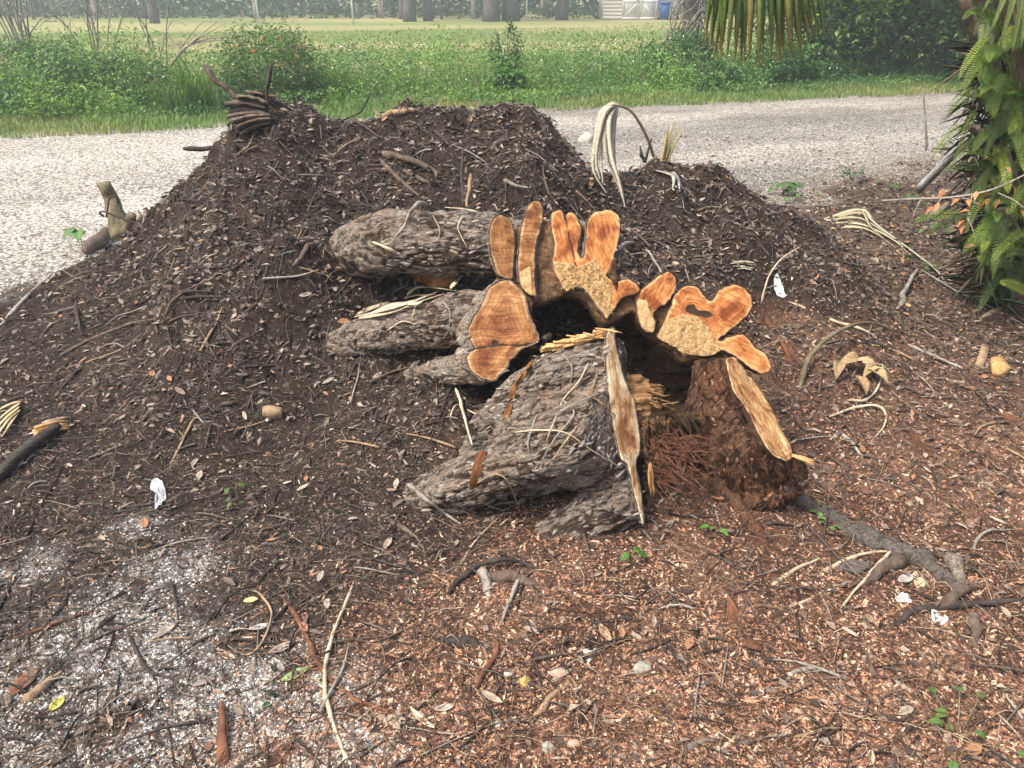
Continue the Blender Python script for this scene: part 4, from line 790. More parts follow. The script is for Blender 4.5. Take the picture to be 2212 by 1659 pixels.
FR = [((2156,382,3.9),(2034,372,3.75),.05),((2085,280,4.0),(2013,342,3.9),.06),((2166,368,3.9),(2088,332,3.75),.04),((2110,240,3.95),(2072,318,3.9),.05),((2112,193,4.0),(2046,250,3.9),.04),((2138,240,3.85),(2192,292,3.7),.03),((2090,472,3.8),(1978,478,3.7),.03),((2100,480,3.8),(2005,508,3.65),.04),((2184,450,3.75),(2140,575,3.6),.06),((2150,470,3.75),(2145,600,3.55),.05),((2225,640,3.4),(2160,610,3.4),.02),((2170,190,3.9),(2110,150,3.8),.03),((2190,150,3.8),(2120,95,3.8),.03),((2200,60,3.9),(2150,130,3.7),.05)]
for i in range(105):
    y = random.uniform(20, 590); b = (random.uniform(2112,2235), y, random.uniform(3.7,3.95)); FR.append((b, (b[0]-random.uniform(-30,85), y+random.uniform(-35,95), b[2]-random.uniform(.08,.3)), random.uniform(.02,.07)))
for b, t_, sg in FR:
    V, F, C_ = frond(P(*b), P(*t_), sg, random.uniform(.022,.034), jit(random.choice([(.26,.35,.055),(.14,.24,.04),(.085,.17,.036),(.05,.10,.028)]), 1, .2)[0]); part('frond', fern, V, F, LEAF, {'col': C_})
n = 1500; q = np.array([P(random.uniform(2095,2230), random.uniform(100,650), random.uniform(3.95,4.2)) for _ in range(n)]); V, F, C_ = leafq(q, rng.uniform(0,6.28,n), rng.uniform(-1.2,.4,n), rng.uniform(.08,.26,n), rng.uniform(.008,.018,n), pal(n, [(.08,.06,.04),(.13,.10,.065),(.04,.035,.025),(.05,.09,.03)], [1,1,1,1])); o = part('dead_fern_skirt', palm, V, F, LITTER, {'col': C_}); o['kind'] = 'stuff'
# ---------------------------------------------------------------- mulch, roots, leaves lying on the ground
def near_pts(n, ymax=6.2, pw=1.7):
    u = rng.random(n); a, b = 1.05**(1-pw), ymax**(1-pw); Y = (a+(b-a)*u)**(1/(1-pw)); X = rng.uniform(-.86, .86, n)*(Y*.9+.9)
    V = np.stack([X, Y, hz(X, Y)], 1); return V[inview(V)]
def z_of(q): return zones(q[:,0], q[:,1])
q = near_pts(320000, 6.0, 1.6); rd, gr, lw, sh, dk, ee = z_of(q)
keep = (rd < .35) & (rng.random(len(q)) < np.where(dk > .5, .62, 1.0)*(1-.45*sh)*(.45+1.1*vn(q[:,:2]*4.5, 33))); q, dk, sh = q[keep], dk[keep], sh[keep]; n = len(q)
cA = pal(n, [(.46,.27,.17),(.60,.43,.30),(.30,.155,.09),(.14,.08,.055),(.38,.17,.095),(.07,.047,.037)], [3.4,2.2,3,2,2.2,1.6])
cB = pal(n, [(.05,.038,.031),(.095,.07,.055),(.16,.12,.095),(.32,.19,.12),(.46,.38,.30)], [4,4,2,.9,.5])
C_ = np.where((rng.random(n) < dk)[:,None], cB, cA)
sz = rng.lognormal(-.12, .5, n)*(1+.4*dk); V, F, C_ = chips(q-np.array([0,0,.0015]), .0105*sz, .0048*rng.lognormal(0,.3,n)*sz**.4, .0026*sz**.5, C_); stuff('wood_chips', 'loose wood chips and mulch crumbs covering the ground', V, F, C_)
def fibres(q, a, L_, cv, r, arch, C_, seg=4, wob=.12):
    n = len(q); t = np.linspace(0,1,seg+1); pts = []; p = q.copy()
    for k in range(seg+1):
        z = hz(p[:,0], p[:,1])+r*.6+arch*math.sin(math.pi*t[k])+.003; pts.append(np.stack([p[:,0], p[:,1], z], 1)); aa = a+cv*(t[k]-.5)+rng.normal(0,wob,n)
        p = p+np.stack([np.cos(aa), np.sin(aa), 0*aa], 1)*(L_/seg)[:,None]
    s = np.stack([-np.sin(a), np.cos(a), 0*a], 1); up = np.array([0,0,1.]); V = []
    for k in range(seg+1):
        rr = (r*(1-.6*t[k]))[:,None]; V += [pts[k]-s*rr*.87-up*rr*.5, pts[k]+s*rr*.87-up*rr*.5, pts[k]+up*rr]
    V = np.stack(V, 1); m = 3*(seg+1); f = np.array([[3*k+i, 3*k+(i+1)%3, 3*k+3+(i+1)%3, 3*k+3+i] for k in range(seg) for i in range(3)])
    return V.reshape(-1,3), [(f[None]+np.arange(n)[:,None,None]*m).reshape(-1,4)], np.repeat(C_, m, 0)
q = near_pts(15000, 6.0, 1.2); rd, gr, lw, sh, dk, ee = z_of(q); q = q[rd < .4]; dk = dk[rd < .4]; n = len(q)
C_ = np.where((dk > .6)[:,None], pal(n, [(.05,.04,.033),(.12,.095,.075),(.26,.22,.17),(.13,.06,.035)], [4,3,1,1]), pal(n, [(.10,.05,.03),(.22,.12,.07),(.42,.32,.22),(.05,.033,.026)], [3,3,1.4,2]))
V, F, C_ = fibres(q, rng.uniform(0,6.28,n), rng.lognormal(-2.6,.55,n), rng.normal(0,.8,n), rng.uniform(.0007,.0019,n), rng.exponential(.008,n), C_); stuff('root_fibres', 'fine rootlets and pine straw tangled over the soil', V, F, C_)
def twigs_mask(n):
    q = near_pts(n, 6.0, .9); rd = z_of(q)[0]; k = hz(q[:,0], q[:,1]); return q[(rd < .4) & (rng.random(len(q)) < .13+np.clip(k*2.4, 0, .87))]
q = twigs_mask(14000); n = len(q)
C_ = pal(n, [(.035,.028,.023),(.075,.06,.05),(.14,.11,.09),(.27,.235,.19)], [4,4,2.2,.9]); V, F, C_ = fibres(q, rng.uniform(0,6.28,n), rng.lognormal(-2.65,.5,n), rng.normal(0,.22,n), rng.uniform(.0018,.0055,n), rng.exponential(.007,n), C_, 3, .05); stuff('twig_litter', 'small broken twigs mixed in the soil mound', V, F, C_)
def lleaf(q, L_, W_, C_):
    return leafq(q+np.array([0,0,.006]), rng.uniform(0,6.28,len(q)), rng.normal(.15,.35,len(q)), L_, W_, C_, rng.uniform(-.3,.4,(len(q),1)))
q = np.vstack([near_pts(12000, 6.0, .7), near_pts(42000, 10, -1.)]); rd = z_of(q)[0]; q = q[((rd < .6)|(rng.random(len(q)) < .05)) & (rng.random(len(q)) < (.3+.7*ss(-.5,.8,q[:,0]))*np.where(q[:,1] > 5.2, np.maximum(ss(1.2,2.2,q[:,0]), .4*(rd > .6)), 1)*(.22+.78*ss(1.9,3.0,q[:,1])))]; n = len(q)
V, F, C_ = lleaf(q, rng.uniform(.02,.05,n)*(1+.5*(q[:,1] > 4.5)), rng.uniform(.008,.021,n)*(1+.5*(q[:,1] > 4.5)), pal(n, [(.20,.15,.115),(.12,.085,.065),(.30,.235,.17),(.26,.14,.075),(.065,.05,.043)], [3,4,1.5,1,3])); 
q2 = near_pts(52000, 6.0, .3); k2 = hz(q2[:,0], q2[:,1]); q2 = q2[(z_of(q2)[0] < .4) & (rng.random(len(q2)) < np.clip(k2*2.5-.05, 0, .9))]; n = len(q2)
V2, F2, C2 = lleaf(q2, rng.uniform(.018,.052,n), rng.uniform(.008,.026,n), pal(n, [(.07,.056,.047),(.125,.10,.083),(.19,.155,.125),(.045,.037,.032),(.28,.23,.185)], [4,4,2.4,2,1]))
V, F, C_ = jc([(V,F,C_),(V2,F2,C2)]); stuff('leaf_litter', 'dry brown leaves scattered as litter', V, F, C_)
q2 = near_pts(16000, 6.0, .5); k2 = hz(q2[:,0], q2[:,1]); q2 = q2[(z_of(q2)[0] < .4) & (rng.random(len(q2)) < np.clip(k2*2.2+.06, 0, .8))]; n = len(q2)
V, F, C_ = chips(q2-np.array([0,0,.004]), rng.lognormal(-3.4,.4,n), rng.lognormal(-4.3,.35,n), rng.uniform(.005,.016,n), pal(n, [(.06,.048,.04),(.12,.095,.075),(.19,.145,.115),(.27,.19,.13)], [4,3,2,.8])); stuff('bark_rubble', 'broken bark bits and clods on the mound', V, F, C_)
q = near_pts(110000, 2.9, 1.4); sh = z_of(q)[3]; q = q[(sh > .08) & (rng.random(len(q)) < sh*.9)]; n = len(q)
V, F, C_ = chips(q, rng.lognormal(-5.2,.45,n), rng.lognormal(-5.4,.3,n), rng.uniform(.002,.005,n), pal(n, [(.58,.56,.51),(.45,.43,.39),(.30,.27,.24),(.72,.70,.65)], [3,3,1,2])); stuff('shell_gravel', 'white shell grit showing through the soil', V, F, C_)
n = 60000; X = rng.uniform(-7,8,n); Y = rng.uniform(3.6,11,n); q = np.stack([X,Y,hz(X,Y)],1); rd = z_of(q)[0]; q = q[(rd > .3) & inview(q)]; n = len(q)
V, F, C_ = chips(q, rng.lognormal(-4.5,.35,n), rng.lognormal(-4.7,.3,n), rng.uniform(.003,.007,n), pal(n, [(.46,.45,.42),(.36,.35,.33),(.24,.23,.215),(.58,.565,.53)], [3,3,1.6,1.6])*(1+.45*ss(.5,-2.4,q[:,0]))[:,None]); stuff('gravel_stones', 'loose pale stones of the gravel road', V, F, C_)  # stones lighten leftwards as well, the haze painted into their colours
def frame_at(p, az):
    e_ = .03; gx_ = (hz(p[0]+e_, p[1])-hz(p[0]-e_, p[1]))/(2*e_); gy_ = (hz(p[0], p[1]+e_)-hz(p[0], p[1]-e_))/(2*e_); z = Vector((-gx_, -gy_, 1)).normalized(); x = Vector((math.cos(az), math.sin(az), 0)); x = (x-z*x.dot(z)).normalized(); y = z.cross(x)
    return Matrix((x, y, z)).transposed()
def where(p):
    pk = proj(np.array([[p[0], p[1], float(hz(p[0], p[1]))]]))[0][0]; x, y = pk
    if y < 330: return 'high on the mound near its crest' if x < 1290 else ('on the ridge behind the dry frond' if x < 1560 else 'on the gravel edge at the right')
    if y < 640: return ('on the left shoulder of the mound' if x < 420 else 'on the mound slope left of the upper root' if x < 820 else 'on the mound slope behind the cut lobes' if x < 1340 else 'on the dark ridge right of the lobes' if x < 1720 else 'on the litter below the fern')
    if y < 900: return ('on the dark soil at the left edge' if x < 330 else 'on the dark soil left of the middle root' if x < 720 else 'between the roots of the stump' if x < 1480 else 'on the mulch right of the wavy lobes' if x < 1900 else 'on the mulch by the orange wood block')
    if y < 1180: return ('on the dark soil above the white grit' if x < 480 else 'on the dark soil left of the front flare' if x < 900 else 'beside the front flare' if x < 1500 else 'near the big surface root' if x < 1950 else 'on the mulch at the right edge')
    return ('on the white grit at the lower left' if x < 430 else 'between the grit and the cream stem' if x < 720 else 'between the cream stem and the root arch' if x < 1000 else 'below the brown root in the middle foreground' if x < 1330 else 'on the red mulch right of centre' if x < 1700 else 'by the broken roots and paper scraps')
def scatter(name, words, cat, group, protos, pts, smin, smax, lift=.004):
    for i, p in enumerate(pts):
        o = link(name, protos[i % len(protos)], (p[0], p[1], float(hz(p[0], p[1]))+lift)); s_ = random.uniform(smin, smax)
        o.rotation_mode = 'QUATERNION'; o.rotation_quaternion = frame_at(p, random.uniform(0, 6.28)).to_quaternion(); o.scale = (s_, s_, s_)
        sz_ = 'small' if s_ < smin+(smax-smin)*.33 else 'large' if s_ > smin+(smax-smin)*.66 else 'middling'; tag(o, sz_+' '+words[i % len(protos)]+' '+where(p), cat, group)
tw = []
for k in range(14):
    b_ = random.uniform(-.06,.06); p = [(-.5,0,0),(-.2,b_*.6,.03),(.15,b_,.025),(.5,-b_*.5,.0)]; r_ = random.uniform(.012,.03); pr = [tube(p, [r_,r_*.9,r_*.5], 6, 10, rough=.25, seed=k)]
    if k % 2: s_ = random.uniform(-.1,.3); pr.append(tube([(s_,b_*.6,.03),(s_+.18,b_+random.choice([-.15,.15]),.08)], [r_*.5,r_*.2], 5, 4))
    tw.append(mesh('twig', *join(pr), [BROWNST,DARKST,GREYST,TANST,BROWNST,DARKST,BROWNST][k % 7], None, True))
q = twigs_mask(2600); q = q[rng.permutation(len(q))][:290]; scatter('twig', [['brown','blackish','grey','tan','brown','blackish','brown'][k % 7]+(' forked twig' if k % 2 else ' bent twig') for k in range(14)], 'twig', 'loose twigs scattered over the ground', tw, q, .07, .24)
lf = []
for k in range(12):
    c = [(.30,.235,.175),(.20,.145,.11),(.36,.30,.235),(.30,.155,.08),(.14,.105,.085),(.24,.20,.17)][k % 6]; L_, W_ = 1., random.uniform(.28,.5); rows = []; cu = random.uniform(-.35,.5); tw_ = random.uniform(-.5,.5)
    for s_ in np.linspace(0,1,7):
        ww = W_*.5*math.sin(math.pi*min(1,s_*.93+.05))**.8; z = cu*(s_-.5)**2+.03; rows.append([( s_-.5, t_*ww, z+abs(t_)*ww*.5+tw_*t_*ww*(s_-.5)+random.uniform(-.015,.015)) for t_ in (-1,-.5,0,.5,1)])
    V, F = patch(rows, 9, 5, .008); lf.append(mesh('dry_leaf', V, F, LITTER, {'col': np.tile(c,(len(V),1))}, True))
q = near_pts(2200, 5.5, .9); q = q[z_of(q)[0] < .3]; q = q[rng.permutation(len(q))]; q = q[rng.random(len(q)) < .25+.75*ss(1.8,2.8,q[:,1])][:290]; scatter('dry_leaf', [['tan','brown','pale','orange brown','dark','greyish'][k % 6]+' dry leaf' for k in range(12)], 'leaf', 'dry leaves scattered over the ground', lf, q, .025, .058, .006)
# ---------------------------------------------------------------- single pieces of debris one can point to
def pt(q, r): return P(q[0], q[1], q[3]) if len(q) == 4 else S(q[0], q[1], (q[2] if len(q) > 2 else 0)+r*.7)
def stick(name, label, cat, m, r, pts, n=None, group=None, extra=(), par=None):
    rr = r if np.ndim(r) else [r, r*.95, r*.7]; nn_ = n or max(10, len(pts)*7); sd_ = len(bpy.data.objects)%97; p = cr([pt(q, max(rr)) for q in pts], nn_); kk = np.linspace(0,1,nn_); rr = np.interp(kk, np.linspace(0,1,len(rr)), rr)*(.85+.32*vn(np.stack([kk*nn_*.45+sd_, kk*0], 1), sd_))*np.minimum(1, .55+kk*6)*(1-.45*kk**3); p = p+(np.stack([vn(np.stack([kk*nn_*.3+i*9, kk*0+sd_], 1), sd_+i) for i in range(3)], 1)-.5)*np.array([1,1,.4])*max(rr)*.75
    tb = [tube(p, rr, 8, None, rough=.35, seed=sd_)]
    for e_ in extra: p2 = np.array([pt(q, e_[0]) for q in e_[1]]); tb.append(tube(p2, [e_[0], e_[0]*.5], 6, max(6, len(p2)*4), rough=.2, seed=3))
    V, F = join(tb)
    at_ = {'h': .15+1.1*fbm(V*45, 6, 3), 'q0': V[:,0]*40, 'q1': V[:,1]*40, 'q2': V[:,2]*40} if m in (BARK, BARKR, BARKD) else None
    if at_: V = V+(fbm(V*40, 2, 3)[:,None]-.5)*.012
    if par: return part(name, par, V, F, m, at_, True, label)
    return single(name, label, cat, V, F, m, at_, True, group)
def rr_(V): return V
STK = [
('branch','long brown branch slanting across the left slope of the mound',BROWNST,.010,[(132,768),(185,742),(238,719),(298,699),(357,686)],[(.006,[(357,684),(374,662,.02),(413,639,.03),(466,616,.03)])]),
('branch','pale branch lying along the left foot of the mound',GREYST,.012,[(-10,718),(60,643),(96,609),(142,566)],[(.006,[(96,609),(150,640)])]),
('stick','dark stick sloping down below the bundle of twigs',DARKST,.011,[(450,676),(490,720),(519,765)],[]),
('branch','bent grey branch on the slope left of the upper root',BROWNST,.013,[(592,593),(645,572),(665,545,.02),(684,540,.02)],[]),
('stick','thin dark stick pointing left over the road from the mound',DARKST,.014,[(397,322,0,4.5),(450,321,0,4.52),(500,316,0,4.56),(548,312,0,4.6)],[(.008,[(455,321,0,4.52),(462,330,0,4.5),(470,331,0,4.5)])]),
('stick','weathered stick jutting up left from the mound peak',BROWNST,.017,[(441,139,0,4.62),(462,168,0,4.61),(490,192,0,4.6),(525,218,0,4.58)],[]),
('stick','dark upright stick at the mound peak',DARKST,.013,[(584,139,0,4.5),(577,190,0,4.48),(578,243,0,4.46)],[]),
('twig','thin curved dark twig rising from the dip of the mound',DARKST,.006,[(723,267,0,4.62),(776,243,0,4.62),(790,222,0,4.62),(802,198,0,4.62)],[]),
('root_piece','thick brown root lying on the mound crest',TANST,.020,[(822,258),(848,250),(869,249),(890,243),(909,240)],[]),
('stick','dark stick on the upper face of the mound',DARKST,.010,[(939,281),(970,315),(1003,349)],[]),
('stick','slim stick lying across the mound face near its top',DARKST,.008,[(907,316),(955,306),(1003,297)],[]),
('branch','stout branch with a pale patch on the mound face',BROWNST,.020,[(826,333),(870,347),(915,365),(953,378)],[]),
('stick','grey stick below the stout branch on the mound face',BROWNST,.013,[(820,345),(860,388),(907,427)],[]),
('stick','second grey stick beside the stout branch',BROWNST,.013,[(840,352),(890,383),(935,398)],[]),
('stick','dark thin stick standing upright before the mound',DARKST,.008,[(1000,322,0,3.9),(998,380,0,3.8),(1001,444,0,3.6)],[]),
('stick','pale stick standing upright above the upper root',TANST,.010,[(1018,376,0,3.75),(1012,410,0,3.7),(1007,448,0,3.6)],[]),
('branch','bent grey branch on the mound face above the lobes',GREYST,.011,[(1088,389),(1112,404),(1140,408),(1164,403)],[]),
('branch','short thick branch under the hump of the mound',BROWNST,.016,[(1060,326),(1080,310),(1104,301)],[]),
('twig','dark forked twig standing at the right end of the mound',DARKST,.011,[(1393,352,0,4.5),(1386,335,0,4.5),(1381,316,0,4.5)],[(.009,[(1393,352,0,4.5),(1400,325,0,4.5),(1408,299,0,4.5)])]),
('branch','white lichen-covered branch behind the right upper lobe',GREYST,.010,[(1328,554,.02),(1359,544,.04),(1397,562,.04),(1426,594,.01)],[]),
('branch','brown branch hanging across the upper root',GREYST,[.011,.009,.006],[(926,449,.01),(905,461,.03),(885,490,.04),(872,512,.03),(845,540,.02)],[]),
('reed_stalk','pale yellow stalk left of the upper root',PALEWOOD,.0065,[(806,528,.01),(855,563,.03),(906,599,.02)],[]),
('reed_stalk','short pale stem standing left of the front flare',PALEWOOD,.0065,[(985,860,.04),(1000,910,.05),(1021,973,.02)],[]),
('stick','grey stick lying over the tip of the front flare',GREYST,.008,[(882,1051,.01),(921,1089,.015),(960,1118,.015),(996,1138,.01)],[]),
('stick','brown stick on the mulch left of the front flare',BROWNST,.009,[(823,1116),(865,1140),(905,1165)],[]),
('branch','curved olive branch arching over the mulch right of the stump',OLIVEST,[.012,.011,.008],[(1728,842,.0),(1740,805,.05),(1781,771,.09),(1859,738,.09),(1935,730,.03)],[]),
('branch','short grey weathered branch on the slope below the fern',GREYST,[.017,.015,.013],[(1945,667,.01),(1954,634,.02),(1981,590,.02)],[]),
('root_piece','rusty brown stick slanting down beside the wavy cut lobes',REDST,.015,[(1655,690),(1685,742),(1712,793)],[]),
('stick','thin white stick curving over the dark hole right of the stump',PALEWOOD,.0055,[(1644,660,.01),(1655,625,.05),(1683,589,.07),(1726,553,.05)],[]),
('stick','long pale stick lying right of the wavy lobes',PALEWOOD,.008,[(1705,652),(1799,699,.01),(1845,712,.01),(1890,725)],[]),
('stick','long whitish twig on the mulch near the wood block',GREYST,.008,[(1960,750,.01),(2022,779,.01),(2060,790),(2100,808)],[]),
('twig','long thin grey twig below the fern at the right',GREYST,.006,[(1990,590,.02),(2060,635,.02),(2130,668,.02),(2215,708,.01)],[]),
('twig','thin looping root on the mulch beside the curled leaves',PALEWOOD,.006,[(1830,870,.01),(1870,868,.01),(1900,830,.01),(1908,750,.01)],[]),
('twig','white forked rootlet right of the right flare',PALEWOOD,.006,[(1790,905,.01),(1850,885,.01),(1900,890,.02),(1912,920,.01),(1880,960,.01)],[]),
('stick','white straight stick on the litter right of the saw cut',GREYST,.008,[(1815,935),(1840,960),(1865,990)],[]),
('reed_stalk','long cream stem lying across the lower left foreground',PALEWOOD,[.0052,.0056,.0060,.0066],[(764,1260,.004),(729,1358,.01),(706,1430,.012),(703,1480,.012),(708,1530,.01),(735,1610,.006),(766,1675,.004)],[]),
('twig','thin pale stem curling in a hook in the left foreground',TANST,.0035,[(547,1273,.004),(580,1310,.01),(586,1351,.012),(558,1407,.01),(521,1418,.008),(454,1362,.004)],[]),
('root_piece','hairy red root running to the foreground centre',REDST,[.0075,.007,.006],[(591,1280),(632,1325,.004),(666,1388,.006),(692,1447,.006),(744,1500,.004),(780,1521,.003),(823,1537,.003),(892,1540,.002),(958,1536)],[]),
('root_piece','red root curving below the small root arch',REDST,[.006,.008,.006],[(1078,1374),(1068,1424,.004),(1037,1473,.005),(1010,1521)],[]),
('root_piece','dark root arching out of the ground below the front flare',DARKST,.009,[(966,1283),(1000,1255,.01),(1033,1238,.025),(1089,1227,.03),(1130,1230,.02),(1170,1236)],[]),
('root_piece','thick brown root half buried below the front flare',BROWNST,.022,[(1055,1252,-.01),(1090,1252,-.004),(1130,1256,-.004),(1176,1264,-.015)],[]),
('root_piece','stubby grey root knob bent into the soil',GREYST,.017,[(1036,1238),(1046,1248,.005),(1053,1275,-.006),(1058,1300,-.02)],[]),
('stick','grey straight twig below the brown root',GREYST,.0065,[(1120,1255,.01),(1102,1305,.01),(1074,1370)],[]),
('root_piece','dark buried root stub with a pale lit top in the foreground',DARKST,.018,[(950,1380,-.012),(985,1389,-.004),(1020,1392,-.004),(1046,1396,-.014)],[]),
('stick','tan peeled stick slanting in the foreground centre',TANST,.009,[(1156,1548),(1190,1512),(1232,1472)],[]),
('twig','dark flat twig in the lower foreground centre',DARKST,.006,[(995,1543),(1048,1536),(1090,1542),(1135,1551)],[]),
('stick','bleached straight stick right of the front flare',PALEWOOD,.0075,[(1668,1265),(1720,1236,.006),(1768,1207)],[]),
('stick','bleached stick pointing to the broken root',PALEWOOD,.0065,[(1770,1238),(1854,1206,.008),(1926,1196,.008)],[]),
('stick','long bleached stick leaning over the root in the right foreground',PALEWOOD,.0065,[(1925,1197,.012),(1880,1245,.015),(1815,1314)],[]),
('root','big bark-covered surface root running right from the stump',BARKD,[.02,.03,.036,.038,.03],[(1700,1040,-.025),(1774,1104,-.03),(1833,1149,-.026),(1895,1173,-.02),(1965,1200,-.016),(2034,1250,-.022),(2080,1290,-.04)],[]),
('root','rough reddish root creeping down right from the hollow',BARKR,[.02,.026,.026,.02],[(1495,1025,-.005),(1545,1060,-.004),(1585,1091,-.002),(1640,1160,-.006),(1690,1212,-.012)],[]),
('root','broken root stub pointing left from the big surface root',BROWNST,[.022,.022,.018],[(1950,1215),(1906,1237,.004),(1858,1270)],[]),
('root','broken root with orange torn wood at the right',BARK,[.026,.026,.02],[(2040,1215,.01),(2062,1235,.02),(2080,1275,.0)],[]),
('stick','long dark branch lying below the broken roots at the right',DARKST,[.010,.012,.012,.009],[(1930,1350),(1979,1325,.004),(2069,1316,.006),(2140,1308,.006),(2205,1300,.002)],[]),
('root','brown root piece between the white scraps and the dark branch',BROWNST,[.016,.019,.02],[(2012,1315),(2060,1290,.004),(2106,1266,.006)],[]),
('root','short stub root standing below the dark branch',BROWNST,[.015,.016,.012],[(2102,1334,.006),(2107,1370,.004),(2104,1404,-.006)],[]),
('stick','cream bent stem in the right foreground',PALEWOOD,.005,[(1656,1330),(1743,1302,.005),(1778,1275)],[]),
('stick','grey stick lying in the red mulch of the foreground',GREYST,.0065,[(1694,1457),(1740,1449,.003),(1783,1443)],[]),
('stick','small grey stick below the longer grey stick',GREYST,.005,[(1688,1480),(1736,1483)],[]),
('stick','thin grey twig slanting in the right foreground',GREYST,.0045,[(1812,1459),(1838,1480),(1860,1504)],[]),
('stick','pale twig pointing down right in the foreground',GREYST,.005,[(1918,1462),(1950,1483),(1983,1503)],[]),
('stick','tan split stick near the right foreground edge',TANST,.008,[(2003,1448),(2050,1463),(2102,1478)],[]),
('twig','white curved twig near the right edge above the broken roots',GREYST,.006,[(2104,1194),(2110,1170,.01),(2135,1154,.012),(2190,1148,.004)],[]),
('stick','grey stick at the bottom edge right of centre',GREYST,.007,[(1474,1622),(1515,1607,.004),(1556,1592)],[]),
('stick','pale curved twig at the bottom edge beside the grey stick',PALEWOOD,.005,[(1536,1633),(1575,1608),(1597,1575)],[]),
('stick','dark mossy stub at the bottom edge',BROWNST,.010,[(1593,1614),(1640,1590)],[]),
('stick','dark stick in the lower right foreground',DARKST,.006,[(1925,1608),(1962,1578),(1995,1556)],[]),
('branch','brown branch half buried in the lower left corner',TANST,.013,[(48,1520,-.002),(95,1486,.002),(138,1455,-.002)],[]),
('root_piece','thin red root in the lower left',REDST,.005,[(25,1380),(90,1362,.004),(150,1340,.004),(208,1320)],[]),
('twig','thin dark twig crossing the white grit',DARKST,.0045,[(275,1369,.006),(316,1447,.008),(360,1468,.006),(417,1489)],[]),
('stick','dark short stick on the white grit',DARKST,.006,[(212,1356),(240,1338),(265,1322)],[]),
('twig','long rootlet crossing the left soil',TANST,.004,[(430,950,.004),(500,935,.01),(560,920,.01),(620,888,.004)],[]),
('twig','forked pale rootlet in the middle of the left soil',TANST,.005,[(365,1010),(400,950,.01),(420,915,.014),(440,905,.01)],[(.003,[(400,950,.01),(385,930)])]),
('stick','dark bundle stick upper of the heap on the left slope',DARKST,.010,[(337,650,.01),(400,643,.02),(463,636,.01)],[]),
('stick','dark bundle stick lower of the heap on the left slope',DARKST,.008,[(345,668,.01),(405,655,.02),(490,646,.01)],[]),
('stick','short stout dark stick above the bundle on the left slope',BROWNST,.014,[(358,625,.006),(420,622,.01)],[]),
('stick','dark stick left of the bundle on the left slope',DARKST,.010,[(165,655,.01),(172,700,.02),(180,730,.01)],[]),
('stick','upright dark thin stick standing by the road right of centre',GREYST,.012,[(2002,326,0,7.6),(1999,260,0,7.6),(1995,190,0,7.6)],[]),
]
for nm, lb, m, r, pts, ex in STK:
    cat = {'stick':'stick','branch':'branch','twig':'twig','root_piece':'root','root':'root','reed_stalk':'stalk'}[nm]; stick(nm, lb, cat, m, r, [tuple(q_[:2])+((q_[2] if len(q_) > 2 else 0)-(.5*np.max(r) if len(q_) < 4 and y_i in (0, len(pts)-1) else 0),)+tuple(q_[3:]) for y_i, q_ in enumerate(pts)], None, None, ex)
# log with torn end, left
lg = thing('broken_branch', 'thick broken branch with torn yellow end at the left edge', 'branch', T(70, 990))
p = np.array([S(-25,1062,.02), S(40,1005,.035), S(90,965,.035), S(128,935,.03)]); part('bark', lg, *tube(p, [.020,.022,.022,.018], 12, 24, rough=.15, seed=2), BARKD, {'h': rng.uniform(.3,.9,24*12+2), 'q0': np.arange(290)*.37, 'q1': np.arange(290)*.11, 'q2': np.zeros(290)}, True)
for k in range(6): a = p[3]+rng.normal(0,.009,3); part('torn_end', lg, *tube([a-np.array([.06,.05,.0]), a, a+np.array([.035,.03,-.012])], [.007,.009,.002], 6, 6, rough=.6, seed=k), SPLIT)
# broken stub left behind the mound
st = thing('broken_stub', 'pale broken trunk stub leaning up from the left foot of the mound', 'stump', T(262, 502))
part('trunk', st, *tube([P(268,512,4.9),P(254,470,4.95),P(240,430,5.0),P(224,395,5.0)], [.085,.06,.045,.042], 12, 16, rough=.4, seed=3), OLIVEST, None, True)
part('side_branch', st, *tube([P(268,505,4.88),P(280,485,4.85),P(284,464,4.82)], [.045,.035,.03], 9, 8, rough=.4, seed=5), OLIVEST, None, True)
for l in ([(225,468,4.85),(215,460,4.84),(228,458,4.84),(280,478,4.8),(310,484,4.75)],[(230,470,4.86),(236,430,4.9),(250,424,4.9),(256,440,4.9)]): part('vine', st, *tube([P(*q) for q in l], .006, 5, 16), DARKST, None, True)
stick('root_piece', 'thick bark-covered root at the foot of the broken stub', 'root', BROWNST, [.04,.05,.04], [(190,552,.0),(225,525,.02),(262,505,.02)])
# palm boot and root mass at the peak
bt = thing('palm_stub', 'layered fan of dead palm leaf bases jutting left from the mound peak', 'palm stub', P(530,250,4.6))
for k in range(15):
    q0 = k/14; rx_, ry_ = 578+random.uniform(-8,8), 222+q0*44; tx, ty = 489+22*abs(q0-.35)*2+random.uniform(-9,9), 208+q0*82+random.uniform(-5,5); Yk = 4.42-.16*q0+random.uniform(-.06,.06); w_ = random.uniform(5,9); rows = []
    for u in np.linspace(0,1,6):
        x, y = rx_+(tx-rx_)*u, ry_+(ty-ry_)*u-5*math.sin(u*3.14); ww = w_*(1-.75*u**2.2); rows.append([P(x, y-ww*.5, Yk+.04), P(x, y-ww*.1, Yk-.012), P(x, y+ww*.5, Yk+.03)])
    V, F = patch(rows, 12, 6, .01); V = V+(fbm(V*70, k, 3)[:,None]-.5)*.012; part('leaf_base', bt, V, F, [BOOT,DARKST,BROWNST][k % 3], None, False)  # darker strips hold the backlit shade of the peak in their colour
